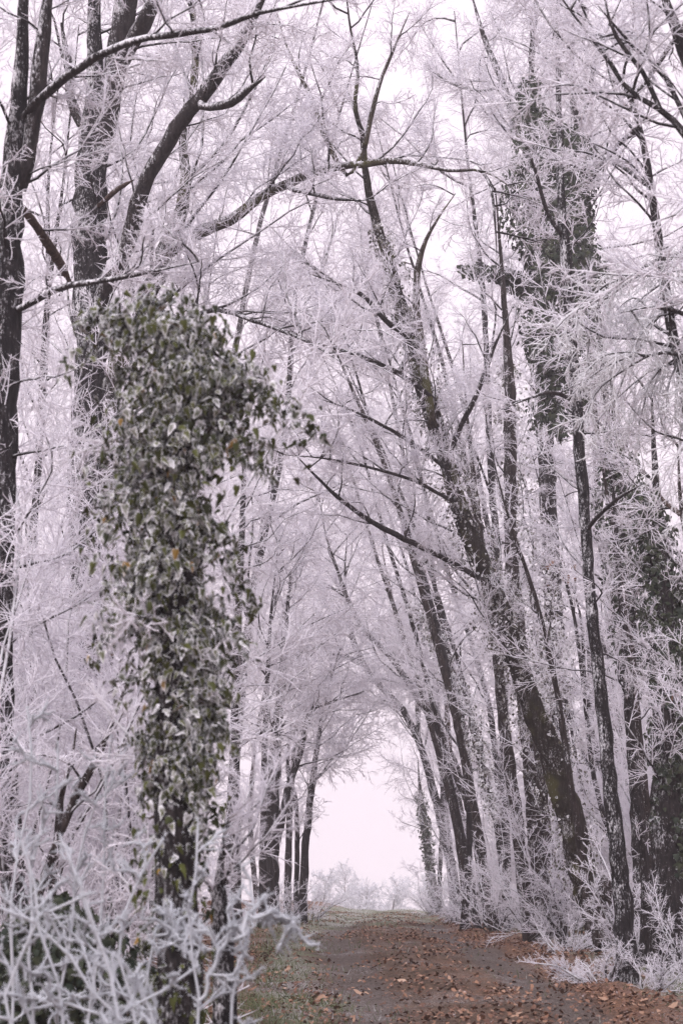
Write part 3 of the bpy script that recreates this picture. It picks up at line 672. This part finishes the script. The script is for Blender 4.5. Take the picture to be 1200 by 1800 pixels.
# ---- more trees behind, the same kinds turned and scaled
def clone(src, x, y, rz, k, label, group):
    c = src.copy(); COL.objects.link(c)
    c.location = (x, y, float(gz(x, y)) - .05); c.rotation_euler = (0, 0, rz); c.scale = (k, k, k * 1.05)
    c["label"] = label; c["group"] = group
    for ch in list(src.children):
        o = ch.copy(); COL.objects.link(o); o.parent = c
    return c
FT = [o for o in bpy.data.objects if o.name.startswith('frosted_tree') and o.parent is None]
FT.sort(key=lambda o: o.name)
BK = [(330, 48, 1.35, 'tall hazy tree showing over the top of the ivy column'), (455, 57, 1.35, 'tall misty tree behind the left copse'),
      (250, 56, 1.5, 'tall misty tree above the left thicket'),
      (800, 58, 1.45, 'tall misty tree right of the opening, above the curved pair'), 
      (980, 50, 1.4, 'tall hazy tree deep behind the twin trunks'), (1080, 52, 1.5, 'tall misty tree behind the flecked trunk'), (395, 38, 1.5, 'tallest pale crown above the pole tree'), (885, 37, 1.5, 'tallest pale crown above the twin trunks'), (1135, 38, 1.55, 'tallest pale crown above the right edge ivy')]
for k, (px, d, kk, lab) in enumerate(BK):
    src = FT[(k * 5 + 1) % len(FT)]
    sx = 1 if px < 600 else -1
    x_ = mpx(px, d)
    src_right = src.location.x > 0
    clone(src, x_, d, (0 if (src_right == (px > 600)) else math.pi) + .5 * math.sin(k * 2.3), kk, lab, 'tall misty trees in the background')

# ---- stump
SEED[0] += 1
st = thing('tree_stump', 'flat-topped cut stump between the leaning tree and the flecked trunk', 'stump', tuple(np.array([mpx(1064, 23.5), 23.5, float(gz(mpx(1064, 23.5), 23.5))])))
c = world_pts([(1066, 1660, 40), (1065, 1600, 36), (1064, 1540, 35)], 23.5)
stem_mesh('trunk', c, M['bark_brown'], st, np.array(st.location), np.random.default_rng(3), 14, 14, True, True)

# ------------------------------------------------------------------ shrubs and undergrowth
def drawn_shrub(label, d, lines, seed, leff=.5, sp=12000):
    """Foreground shrub with its main stems laid out one by one."""
    rng = np.random.default_rng(seed); twr = .0040
    Ps, Rs = [], []
    for ln in lines:
        dd = d + .25 * rng.standard_normal()
        p = np.array([unp(x, y, dd) for x, y in ln])
        if ln[0][1] > 1790:
            g0 = np.array([p[0, 0] * .9 + .02 * rng.standard_normal(), dd + .05, float(gz(p[0, 0], dd)) - .05]); p = np.vstack([g0, p])
        q = cat_rom(p, 12); q[1:] += .010 * rng.standard_normal((11, 3)); Ps.append(q); Rs.append(np.linspace(.0085, .0042, 12) * (.85 + .3 * rng.random(12)))
    P = np.array(Ps); R = np.array(Rs); base = np.array([P[0, 0, 0], d, float(gz(P[0, 0, 0], d))])
    t = thing('hoar_shrub', label, 'shrub', base, 'hoar-covered shrubs in the left foreground')
    V, f = tube(P, R, 6)
    mk('stems', V, f, M['twig_near'], t, base, {'fr': np.tile(np.repeat(np.linspace(.4, 1, 12), 6), len(P))}, True, 'stuff')
    L = np.full(len(P), leff)
    p, dr, l = kids(P, L, 8, .25, 1.0, (52, 14), (.28, .6), rng, .8)
    P2 = grow(p, dr, l, 5, .26, np.array([0, 0, .03]), rng)
    p3, d3, l3 = kids(P2, l, 4, .12, 1.0, (50, 14), (.28, .55), rng, .9)
    P3 = grow(p3, d3, l3, 4, .28, np.array([0, 0, .02]), rng)
    p4, d4, l4 = kids(P3, l3, 3, .2, 1.0, (50, 15), (.3, .6), rng, 1)
    o = [(P, R, .7), (P2, np.linspace(1.25, .8, 5)[None] * twr * (.8 + .4 * rng.random((len(P2), 5))), .85), (P3, np.linspace(1.0, .6, 4)[None] * twr * (.75 + .5 * rng.random((len(P3), 4))), 1.0)]
    write_twigs(o[1:], (p4, p4 + nrm(d4) * l4[:, None], np.full(len(p4), twr * .65)), t, base, 5, M['twig_near'], sp, rng, twr)
    write_twigs(o[:1], None, t, base, 3, M['twig_near'], sp // 4, rng, twr * 1.2, 'hoar_frost')
    return t
drawn_shrub('hoar-covered shrub in front of the dark sapling stem', 8.3, [[(350, 1830), (352, 1740), (345, 1660), (338, 1580), (345, 1500), (352, 1455)], [(352, 1760), (388, 1670), (412, 1625), (440, 1608)], [(347, 1700), (312, 1645), (298, 1605)],
    [(404, 1840), (405, 1730), (428, 1660), (436, 1610)], [(418, 1650), (442, 1614), (488, 1601), (506, 1611), (517, 1637)]], 31, .34, 9000)
drawn_shrub('big hoar-covered shrub at the very front, bottom left corner', 7.5, [[(230, 1870), (182, 1765), (120, 1685), (60, 1625), (0, 1595)], [(232, 1870), (192, 1705), (150, 1565), (108, 1475)], [(120, 1870), (92, 1705), (70, 1585), (28, 1480)],
    [(60, 1870), (40, 1745), (-5, 1660)], [(250, 1870), (212, 1685), (232, 1565), (288, 1478)], [(182, 1870), (232, 1765), (300, 1722), (345, 1700)], [(20, 1870), (30, 1700), (90, 1600), (140, 1575)]], 32, .5, 16000)
drawn_shrub('tall hoar-covered shrub left of the foreground ivy trunk', 9.3, [[(150, 1870), (180, 1610), (190, 1450), (196, 1300)], [(100, 1870), (130, 1565), (162, 1425), (228, 1365)], [(60, 1870), (58, 1510), (100, 1420), (110, 1320)], [(30, 1870), (20, 1560), (60, 1380), (50, 1250)]], 33, .55, 12000)
drawn_shrub('tangled hoar-covered shrub low at the foot of the ivy trunk', 8.4, [[(280, 1870), (250, 1760), (215, 1690), (160, 1650)], [(275, 1870), (262, 1730), (275, 1640), (320, 1600)], [(240, 1870), (200, 1800), (130, 1770), (60, 1760)]], 34, .42, 10000)
mid = [(-1.62, 12.5, 7, (1.8, 3.6), 'frosted thicket shrub beside the left edge trunk'), (-2.0, 14.5, 10, (2.0, 3.6), 'tall frosted thicket shrub far left'),
       (-1.45, 14.5, 8, (1.4, 3.0), 'frosted thicket shrub behind the foreground ivy trunk'), (-2.2, 18, 13, (2.2, 5.0), 'tallest frosted thicket shrub on the left'),
       (-1.75, 18.5, 9, (1.2, 2.8), 'frosted shrub behind the ivy column, halfway to the pole tree'), (-2.6, 22, 13, (2.4, 5.2), 'frosted shrub at the far left behind the forked trunk'),
       (-1.95, 23.5, 9, (1.2, 2.6), 'frosted shrub left of the pole tree'), (-2.6, 28, 12, (2.0, 4.6), 'hazy frosted shrub deep in the left thicket')]
for k, (x, y, n, h, lab) in enumerate(mid):
    shrub('thicket_shrub', lab, x, y, n, h, .24, 1.2, 4, .0046 + .0001 * y, 3, (-.08, -.05, .6), (0, 0, .03), 'frosted shrubs of the left thicket', .28, 'twig', 0, stemr=.012)
rb = [(mpx(1165, 18.2), 19.4, 8, (.25, .5), .8, 'frosted bramble bush in the bottom right corner'), (mpx(1050, 20), 20, 12, (.3, .6), .9, 'low frosted bramble beside the stump'),
      (mpx(1200, 20.5), 20.5, 10, (.5, 1.1), .5, 'taller frosted bush at the right edge'), (mpx(990, 24.5), 24.5, 9, (.3, .7), .8, 'small frosted bush at the foot of the leaning tree'),
      (mpx(1110, 22.5), 22.5, 11, (.6, 1.4), .5, 'frosted bush between the flecked trunk and the right edge'),
      (mpx(1000, 27), 27, 12, (.8, 2.2), .4, 'spiky frosted shoots between the leaning trunk and the twin trunks'), (mpx(930, 31), 31, 10, (.7, 1.8), .5, 'frosted shoots behind the twin trunks'),
      (mpx(870, 33), 33, 11, (.6, 1.6), .6, 'frosted shoots left of the twin trunks'), (mpx(835, 37), 37, 11, (.6, 1.5), .7, 'frosted bush at the foot of the nearer curved tree'),
      (mpx(800, 44), 44, 11, (.6, 1.6), .6, 'frosted shoots around the farther curved tree'), (mpx(1090, 30), 30, 12, (1.6, 3.6), .35, 'tall frosted shoots in the gloom of the right-hand wood'),
      (mpx(1180, 28), 28, 12, (1.8, 4.0), .35, 'tall frosted shoots behind the right edge ivy trunk'), (mpx(760, 60), 60, 10, (.5, 1.1), .7, 'low bush under the ivy-wrapped pole'),
      (mpx(870, 46), 46, 12, (1.5, 4.0), .35, 'hazy shoots behind the curved trees'), (mpx(950, 42), 42, 12, (1.8, 4.4), .35, 'hazy shoots deep behind the twin trunks'),
      (mpx(1040, 38), 38, 12, (1.8, 4.4), .35, 'hazy shoots deep behind the leaning trunk'), (mpx(1130, 40), 40, 12, (2, 4.6), .35, 'hazy shoots deepest in the right-hand wood')]
for k, (x, y, n, h, spd, lab) in enumerate(rb):
    shrub('frosted_shrub', lab, x, y, n, h, spd, .9, 4, .0048 + .00007 * y, 3, (-.05, -.1, .1), (0, 0, -.03), 'frosted undergrowth on the right', .28, 'twig', 0, stemr=.009)
lb_ = [(mpx(450, 36), 36, 'frosted undergrowth at the foot of the left copse'), (mpx(500, 40), 40, 'frosted shoots between the copse stems'), (mpx(548, 45), 45, 'low frosted bush on the end of the left leaf bank'), (mpx(470, 50), 50, 'hazy bush behind the left copse')]
for x, y, lab in lb_:
    shrub('bank_shrub', lab, x, y, 9, (.3, .9), .6, .8, 4, .007, 3, (.1, -.1, 0), (0, 0, -.03), 'frosted bushes on the left leaf bank', .2, 'twig', 0, stemr=.010)

# brown broken stems in the left thicket
for lab, pts, dd in [('broken brown stem slanting up through the left thicket', [(105, 1470, 15), (140, 1390, 15), (172, 1330, 14), (205, 1250, 13), (236, 1170, 11)], 12),
                     ('short brown stem beside the broken slanting one', [(100, 1480, 14), (108, 1400, 13), (125, 1340, 11), (135, 1280, 7)], 12.3)]:
    tree('brown_stem', lab, pts, dd, nb=5, bl=(.3, .6), tr=(.3, .9), dens=.7, twr=.006, mat='bark_brown', ts=4)

# ------------------------------------------------------------------ climbing ivy
def leaf_template(rng, n_in=True):
    o = np.array([(0, 0), (.22, -.14), (.46, -.08), (.52, .18), (.34, .36), (.30, .58), (0, 1.0), (-.30, .58), (-.34, .36), (-.52, .18), (-.46, -.08), (-.22, -.14)], float)
    o = o * (1 + .1 * rng.standard_normal(o.shape))
    c = np.array([0, .3]); inn = c + (o - c) * .6
    z = lambda p: .10 - .30 * np.abs(p[:, 0]) - .18 * (p[:, 1] - .3) ** 2
    V = np.vstack([np.column_stack([o, z(o) + .03 * rng.standard_normal(len(o))]), np.column_stack([inn, z(inn)]), [[0, .3, .10]]])
    V[:, 1] -= .0
    n = len(o); k = np.arange(n); k1 = (k + 1) % n
    q = np.stack([k, k1, k1 + n, k + n], -1); t = np.stack([k + n, k1 + n, np.full(n, 2 * n)], -1)
    e = np.concatenate([np.ones(n), np.full(n, .25), [0.]])
    return V, q, t, e
def leaf_small(rng):
    V = np.array([(0, 0, 0), (.42, .1, -.1), (.3, .55, -.08), (0, 1, -.12), (-.3, .55, -.08), (-.42, .1, -.1), (0, .4, .08)], float)
    V[:, :2] *= (1 + .1 * rng.standard_normal((7, 2)))
    t = np.array([[0, 1, 6], [1, 2, 6], [2, 3, 6], [3, 4, 6], [4, 5, 6], [5, 0, 6]])
    return V, np.zeros((0, 4), int), t, np.array([1, 1, 1, 1, 1, 1, .1])

def ivy(name, label, axis_, d, n, size, mat, near=0, depthk=.8, seed=0, lump=.35, coat=(0, 1), stemw=None):
    rng = np.random.default_rng(900 + seed)
    A = world_pts(axis_, d); Q = cat_rom(A, 120)              # radius column = half width of the ivy coat * .51
    Q[:, 3] *= 2
    b = np.array([Q[0, 0], Q[0, 1], Q[:, 2].min()])
    t = thing(name, label, 'ivy', b)
    wq = Q[:, 3] * (np.interp(np.arange(120), [0, 34, 46], [.18, .3, 1]) if near else 1)
    cdf = np.cumsum(wq); cdf /= cdf[-1]
    i = np.searchsorted(cdf, rng.random(n)).clip(0, 119)
    phi = rng.random(n) * 2 * np.pi
    ph = rng.random(8) * 6.3
    z = Q[i, 2]; R = Q[i, 3]
    fr = 1 / np.maximum(R.mean(), .08)
    lum = 1 + lump * (np.sin(phi * 2 + z * 2.3 * fr * .3 + ph[0]) * .5 + np.sin(phi * 3 - z * 4.1 * fr * .3 + ph[1]) * .5 + np.sin(phi + z * 7 * fr * .3 + ph[2]) * .5)
    rad = R * np.minimum(lum, 1.25) * (.35 + .65 * np.sqrt(rng.random(n)))
    outw = np.stack([np.cos(phi), np.sin(phi), np.zeros(n)], -1)
    P = Q[i, :3] + outw * rad[:, None] * np.array([1, depthk, 0]); P[:, 2] += .04 * rng.standard_normal(n)
    if near:                                                  # leaves sit on flowering sprigs that jut out of the coat
        ns = n // 34; si = np.searchsorted(cdf, rng.random(ns)).clip(0, 119); sph = rng.random(ns) * 2 * np.pi
        sl = (.25 + 1.15 * rng.random(ns) ** .8); sup = .10 * rng.standard_normal(ns)
        g_ = rng.integers(0, ns, n); q_ = rng.random(n) ** .75
        phi = sph[g_] + .18 * rng.standard_normal(n); outw = np.stack([np.cos(phi), np.sin(phi), np.zeros(n)], -1)
        Rg = Q[si[g_], 3]; rad = Rg * np.minimum(.22 + q_ * sl[g_] * .78, 1.12)
        ct_ = rng.random(n) < .34                             # a third clings close to the trunk
        ic = np.where(rng.random(n) < .82, rng.integers(34, 118, n), rng.integers(0, 50, n)); si_g = np.where(ct_, ic, si[g_]); Rg = Q[si_g, 3]
        phi = np.where(ct_, rng.random(n) * 2 * np.pi, phi); outw = np.stack([np.cos(phi), np.sin(phi), np.zeros(n)], -1)
        rad = np.where(ct_, .095 + .05 * rng.random(n), rad); q_ = np.where(ct_, 0, q_)
        P = Q[si_g, :3] + outw * rad[:, None] * np.array([1, depthk, 0]); P += .022 * rng.standard_normal((n, 3))
        P[:, 2] += .05 * rng.standard_normal(n) * ct_ + sup[g_] * q_ - .13 * (q_ * sl[g_]) ** 2 * np.minimum(Rg / .25, 1)
    nn = nrm(outw * .8 + (.75 if near else .45) * rng.standard_normal((n, 3)) + np.array([0, -.25, .05 if near else .25]))
    tip = np.array([0, 0, -1.]) + (.3 if near else .45) * rng.standard_normal((n, 3)); tip = nrm(tip - (tip * nn).sum(-1, keepdims=True) * nn)
    sx = np.cross(tip, nn); s = size * (.5 + .8 * rng.random(n))
    tmpl = [(leaf_template if near else leaf_small)(rng) for _ in range(6)]
    kind = rng.integers(0, 6, n); rnd = rng.random(n)
    ct = coat[0] + (coat[1] - coat[0]) * rng.random(n)
    if near: ct = ct - .35 * sstep(1.9, 1.2, P[:, 2])
    rot = np.stack([sx * (.6 if near else 1), tip, nn], -1)                         # columns
    order = np.argsort(P[:, 1] + .0 * rnd)
    own = set(order[:near].tolist()) if near else set()
    if near:
        tm = []
        for k in range(12):
            V, q, tr, e = leaf_template(rng)
            oo = mk('leaf', V * size, [q, tr], M[mat], t, (0, 0, 0), {'edge': e, 'rnd': np.full(len(V), (k + .5) / 12.3), 'coat': np.full(len(V), coat[0] + (coat[1] - coat[0]) * (k * 5 % 12) / 12)})
            tm.append(oo)
        used = [0] * 12
        for j, li in enumerate(order[:near]):
            k = j % 12
            o = tm[k] if used[k] == 0 else tm[k].copy()
            if used[k]: COL.objects.link(o); o.parent = t
            used[k] = 1
            m4 = np.eye(4); m4[:3, :3] = rot[li] * (s[li] / size); m4[:3, 3] = P[li] - b
            o.matrix_local = Matrix(m4.tolist())
    Vs, Fq, Ft, E, Rn, Ct, off = [], [], [], [], [], [], 0
    rest = np.array([x for x in range(n) if x not in own])
    for k in range(6):
        id_ = rest[kind[rest] == k]
        V, q, tr, e = tmpl[k]; m = len(V)
        W = np.einsum('nij,vj->nvi', rot[id_] * s[id_, None, None], V) + P[id_][:, None, :]
        o2 = off + np.arange(len(id_))[:, None, None] * m
        Vs.append(W.reshape(-1, 3))
        if len(q): Fq.append((q[None] + o2).reshape(-1, 4))
        Ft.append((tr[None] + o2).reshape(-1, 3))
        E.append(np.tile(e, len(id_))); Rn.append(np.repeat(rnd[id_], m)); Ct.append(np.repeat(ct[id_], m)); off += len(id_) * m
    fs = ([np.concatenate(Fq)] if Fq else []) + [np.concatenate(Ft)]
    mk('foliage', np.concatenate(Vs), fs, M[mat], t, b, {'edge': np.concatenate(E), 'rnd': np.concatenate(Rn), 'coat': np.concatenate(Ct)}, True, 'stuff')
    if near:                                                  # hoar needles on the leaf rims
        k_ = 6; ri = rng.integers(1, 12, (n, k_))
        T0 = tmpl[0][0]; c0 = np.array([0, .3, .1])
        loc = T0[ri]; dirl = nrm(loc - c0) + .5 * rng.standard_normal(loc.shape)
        p0 = (np.einsum('nij,nkj->nki', rot * s[:, None, None], loc) + P[:, None, :]).reshape(-1, 3)
        dw = nrm(np.einsum('nij,nkj->nki', rot, dirl)).reshape(-1, 3)
        V, f = cones(p0, p0 + dw * (.004 + .008 * rng.random(len(p0)))[:, None], np.full(len(p0), .0014), 3)
        mk('hoar_frost', V, f, M['twig_near'], t, b, {'fr': np.ones(len(V))}, True, 'stuff')
    # woody vine stems twisting up inside the coat
    for k in range(3 if near else 2):
        tt = np.linspace(0, 1, 60); j = (tt * 119).astype(int)
        an = k * 2.1 + tt * 9 + np.cumsum(rng.standard_normal(60)) * .12
        rr_ = (stemw or .4) * Q[j, 3]
        C = np.column_stack([Q[j, 0] + rr_ * np.cos(an), Q[j, 1] + rr_ * np.sin(an) * depthk, Q[j, 2], np.linspace(.016, .006, 60)])
        stem_mesh('vine', C, M['bark_brown'], t, b, rng, 6, 60)
    return t

ivy('added_gap_ivy', 'added low ivy mound standing in for dark shade behind the foreground hoar shrubs', [(110, 1900, 170), (110, 1800, 160), (110, 1700, 140), (100, 1630, 90), (96, 1590, 30)], 10.6, 5200, .042, 'ivy_far', seed=20, coat=(-.3, .25), lump=.5)  # invented mound of dark leaves, added to give shadowy gaps between the hoar twigs
outl = [(1790, 268, 350), (1650, 266, 350), (1500, 258, 352), (1440, 240, 370), (1390, 236, 384), (1340, 234, 390), (1290, 236, 404), (1240, 250, 416), (1180, 254, 400), (1130, 235, 396), (1090, 160, 402), (1040, 160, 416), (980, 165, 426),
        (940, 170, 430), (900, 180, 402), (860, 182, 352), (820, 168, 420), (780, 150, 468), (740, 180, 488), (700, 200, 492), (660, 190, 455), (620, 160, 395), (590, 140, 350), (565, 170, 290)]
ivy('climbing_ivy', 'shaggy frosted ivy column with large green leaves in the left foreground', [((a + b) / 2 + (14 if 640 < y < 790 else 0), y - (28 if y < 1130 else 10), (b - a) * (.58 if y < 840 else .40 if y < 880 else .54 if y < 1130 else .5)) for y, a, b in outl], 9, 9200, .041, 'ivy_near', near=300, depthk=.75, seed=1, lump=.22, coat=(.14, .66))
ivy('climbing_ivy', 'heavy dark column of ivy high on the right-hand tree', [(985, 760, 44), (988, 650, 62), (984, 560, 74), (984, 480, 84), (980, 400, 84), (975, 320, 80), (965, 250, 60), (935, 200, 28), (930, 140, 16)], (31, 30.5), 11000, .066, 'ivy_far', seed=2, coat=(-.2, .4), lump=.5)
ivy('climbing_ivy', 'small ivy clump on a side branch left of the heavy ivy column', [(935, 520, 34), (900, 492, 34), (860, 478, 26), (815, 474, 15)], (32, 31), 1100, .06, 'ivy_far', seed=3, coat=(-.3, .3))
ivy('climbing_ivy', 'pale frosted ivy scaling the leaning tree', [(1030, 1560, 46), (1000, 1440, 48), (960, 1310, 46), (915, 1185, 52), (870, 1060, 54), (825, 940, 46), (785, 810, 44), (755, 710, 44), (725, 610, 36), (700, 520, 30), (680, 450, 26), (664, 398, 18)], (26, 24.4), 6500, .034, 'ivy_frosted', seed=4, coat=(-.1, .75), lump=.7)
ivy('climbing_ivy', 'black-green ivy smothering the trunk at the right edge', [(1184, 1540, 28), (1182, 1400, 34), (1180, 1250, 40), (1176, 1130, 42), (1164, 1020, 40), (1144, 930, 36), (1124, 860, 26)], 21, 4600, .055, 'ivy_far', seed=5, coat=(-.15, .5), lump=.6)
ivy('climbing_ivy', 'dark ivy on the trunk between the flecked trunk and the right edge', [(1110, 1200, 22), (1106, 1080, 40), (1098, 970, 48), (1092, 880, 44), (1084, 800, 30), (1078, 740, 14)], 25, 2600, .055, 'ivy_far', seed=6, coat=(-.15, .5), lump=.6)
ivy('climbing_ivy', 'tight ivy sleeve on the pole right of the pale opening', [(762, 1578, 9), (753, 1500, 11), (745, 1440, 12), (738, 1395, 10)], 62, 900, .075, 'ivy_far', seed=7, coat=(-.1, .5))
ivy('climbing_ivy', 'frosted ivy on the stems behind the leaning tree', [(960, 1300, 30), (955, 1180, 46), (950, 1060, 44), (900, 800, 30), (896, 700, 28), (893, 640, 26)], 30, 2200, .055, 'ivy_frosted', seed=8, coat=(.1, .9), lump=.6)
ivy('climbing_ivy', 'thin frosted ivy on the stems left of the twin trunks', [(870, 1440, 14), (850, 1360, 20), (830, 1270, 22), (790, 1180, 20), (760, 1110, 18), (725, 1060, 20)], 34, 1500, .055, 'ivy_frosted', seed=9, coat=(.1, .9), lump=.6)

# dead leaves still hanging
def dead_leaves(label, px, py, d, n, rx, rz, seed):
    rng = np.random.default_rng(seed); c = unp(px, py, d); t = thing('dead_leaf_spray', label, 'leaves', c)
    C = np.array([np.append(c + np.array([.02, 0, rz * 1.6]), .006), np.append(c + np.array([0, 0, rz * .4]), .005), np.append(c + np.array([-.02, .01, -rz * .6]), .003)])
    stem_mesh('twig', C, M['bark_brown'], t, c, rng, 5, 10)
    for k in range(n):
        V = leaf_small(rng)[0] * np.array([.6, 1, 1]) * (.05 + .03 * rng.random())
        a = rng.random() * 6.28; tilt = rng.standard_normal() * .5
        R = Matrix.Rotation(a, 3, 'Z') @ Matrix.Rotation(tilt - math.pi / 2, 3, 'X')
        W = V @ np.array(R).T + c + np.array([rx, rx, rz]) * (rng.random(3) * 2 - 1)
        mk('leaf', W, leaf_small(rng)[2], M['litter'], t, c, {'rnd': np.full(len(V), .3 + .35 * rng.random())})
dead_leaves('bunch of shrivelled brown leaves hanging beside the flecked trunk', 985, 1005, 27, 16, .16, .17, 1)
dead_leaves('few orange-brown leaves caught in twigs at the right edge', 1182, 1212, 19, 5, .05, .05, 2)

# ------------------------------------------------------------------ ground cover: fallen leaves and grass
def litter_mesh(x, y, size, rng):
    n = len(x)
    T = np.array([(-.5, 0, .0), (-.15, -.32, .10), (.2, -.26, .12), (.55, 0, .04), (.2, .26, .14), (-.15, .32, .08)], float)
    a = rng.random(n) * 6.28; c, s = np.cos(a), np.sin(a)
    til = .35 * rng.standard_normal((n, 2)); k = size * (.7 + .6 * rng.random(n))
    V = np.repeat(T[None], n, 0) * k[:, None, None]; V[..., 2] *= (.4 + 1.6 * rng.random(n))[:, None] * np.sign(rng.standard_normal(n))[:, None]
    W = np.stack([V[..., 0] * c[:, None] - V[..., 1] * s[:, None], V[..., 0] * s[:, None] + V[..., 1] * c[:, None], V[..., 2] + V[..., 0] * til[:, :1] + V[..., 1] * til[:, 1:]], -1)
    W[..., 2] -= W[..., 2].min(1, keepdims=True)
    W += np.stack([x, y, gz(x, y) + .004 + .012 * rng.random(n)], -1)[:, None, :]
    f = np.array([[0, 1, 5], [1, 2, 4], [1, 4, 5], [2, 3, 4]])
    return W, f
rng = np.random.default_rng(11)
n = 150000
y = 13.5 + 55 * rng.random(n) ** 1.8
uu = -4.2 + 8.2 * rng.random(n)
dens_l = .32 + .55 * np.exp(-((uu - 1.3) / .9) ** 2) + .6 * sstep(1.2, 1.9, -uu) + .3 * sstep(2, 3, uu)
rut = np.exp(-((uu - .72) / .26) ** 2) + np.exp(-((uu + .72) / .26) ** 2)
dens_l = (dens_l * 1.25 + .5 * np.exp(-((uu - 1.75) / .35) ** 2)) * (1 - .72 * rut)
keep = (rng.random(n) < dens_l * np.clip(.55 + .6 * np.sin(uu * 2.7 + y * .8) * np.sin(y * 1.3 - uu) + .35 * np.sin(y * .45 + uu * 1.1), .12, 1))
y, uu = y[keep], uu[keep]; x = uu + path_c(y)
W, f = litter_mesh(x, y, .038, rng)
nn = len(W)
mk('leaf_litter', W.reshape(-1, 3), (f[None] + np.arange(nn)[:, None, None] * 6).reshape(-1, 3), M['litter'], None, (0, 0, 0), {'rnd': np.repeat(.2 + .65 * rng.random(nn) ** 1.6, 6)}, False, 'stuff')
bpy.data.objects['leaf_litter']['label'] = 'brown fallen leaves strewn over the track and its banks'
bpy.data.objects['leaf_litter']['category'] = 'fallen leaves'
# the largest pale leaves near the front, one by one
n = 45; y = 15.6 + 6.5 * rng.random(n) ** 1.5; x = np.array([mpx(440 + 740 * rng.random(), yy) for yy in y])
W, f = litter_mesh(x, y, .066, rng)
for k in range(n):
    c = np.array([x[k], y[k], gz(x[k], y[k])])
    o = mk('fallen_leaf', W[k], f, M['litter'], None, c, {'rnd': np.full(6, .72 + .28 * rng.random())}, False)
    o['label'] = 'large pale tan leaf lying curled on the near part of the track'; o['category'] = 'leaf'; o['group'] = 'large pale leaves on the near track'

n = 46000
y = 14 + 75 * rng.random(n) ** 1.8; uu = -3 + 6.4 * rng.random(n)
gd = 1.4 * np.exp(-((uu + 1.25) / .4) ** 2) + .55 * np.exp(-((uu - 2.0) / .6) ** 2) + .35 * np.exp(-(uu / .4) ** 2) * sstep(22, 40, y) + .35 * sstep(40, 60, y) * (np.abs(uu) < 2.3) + .05
pat = np.clip(.5 + .8 * np.sin(y * .9 + uu * 1.2) * np.sin(y * .37 + 1.0 - uu * .7), 0.05, 1)
keep = rng.random(n) < gd * pat; y, uu = y[keep], uu[keep]; x = uu + path_c(y); n = len(x)
p0 = np.stack([x, y, gz(x, y) - .005], -1)
dr = np.stack([.5 * rng.standard_normal(n), .5 * rng.standard_normal(n), np.ones(n)], -1)
V, f = cones(p0, p0 + nrm(dr) * (.035 + .06 * rng.random(n))[:, None], np.full(n, .004), 3)
ng = 15000                                                   # longer frosted blades along both verges
yv = 14 + 45 * rng.random(ng) ** 1.5; sd = np.where(rng.random(ng) < .62, 1, -1)
uv = np.where(sd > 0, 1.75 + .75 * rng.random(ng), -1.35 - .8 * rng.random(ng)); xv = uv + path_c(yv)
kp = np.sin(yv * 2.3 + uv * 3) * np.sin(yv * .83 + 2) > -.15; xv, yv = xv[kp], yv[kp]
pv0 = np.stack([xv, yv, gz(xv, yv) - .005], -1); dv = np.stack([.7 * rng.standard_normal(len(xv)), .7 * rng.standard_normal(len(xv)), np.ones(len(xv))], -1)
V9, f9 = cones(pv0, pv0 + nrm(dv) * (.05 + .09 * rng.random(len(xv)))[:, None], np.full(len(xv), .0045), 3)
f = np.vstack([f, f9 + len(V)]); V = np.vstack([V, V9]); rnd_g = np.concatenate([np.repeat(rng.random(n), 4), np.repeat(.3 + .68 * rng.random(len(xv)), 4)])
def grass_mat():
    m, nn_, o = newmat('frosted_grass')
    r = nd(nn_, 'ShaderNodeAttribute', attribute_name='rnd').outputs['Fac']
    col = mixc(nn_, r, (.04, .06, .022), (.15, .165, .09))
    col = mixc(nn_, ramp(nn_, r, .86, 1.0), col, (.42, .43, .42))
    pbr(nn_, o, col, .8); return m
g = mk('grass', V, f, grass_mat(), None, (0, 0, 0), {'rnd': rnd_g}, True, 'stuff')
g['label'] = 'short frosted grass along the track edges'; g['category'] = 'grass'

# ------------------------------------------------------------------ the misty air
bm_V = np.array([(sx, sy, sz) for sx in (-205, 206) for sy in (-60, 268) for sz in (-6, 27)], float)
bm_F = np.array([[0, 1, 3, 2], [4, 6, 7, 5], [0, 4, 5, 1], [2, 3, 7, 6], [0, 2, 6, 4], [1, 5, 7, 3]])
hm, hn, ho = newmat('mist')
pv = hn.nodes.new('ShaderNodeVolumePrincipled'); pv.inputs['Color'].default_value = (.99, .97, .99, 1); pv.inputs['Density'].default_value = .0021; pv.inputs['Anisotropy'].default_value = .72
hn.links.new(pv.outputs[0], ho.inputs['Volume'])
hz = mk('haze', bm_V, bm_F, hm, None, (0, 0, 0), None, False, 'stuff')
hz['label'] = 'pale winter mist filling the air'; hz['category'] = 'mist'

import os
if os.environ.get('TRIREP'):
    rep = {}
    for o in bpy.data.objects:
        if o.type == 'MESH':
            r_ = o
            while r_.parent: r_ = r_.parent
            rep[r_.name] = rep.get(r_.name, 0) + sum(len(p.vertices) - 2 for p in o.data.polygons)
    for k_, v_ in sorted(rep.items(), key=lambda a: -a[1])[:60]: print('REP', k_, v_)
print('TRIANGLES', TRIS[0])
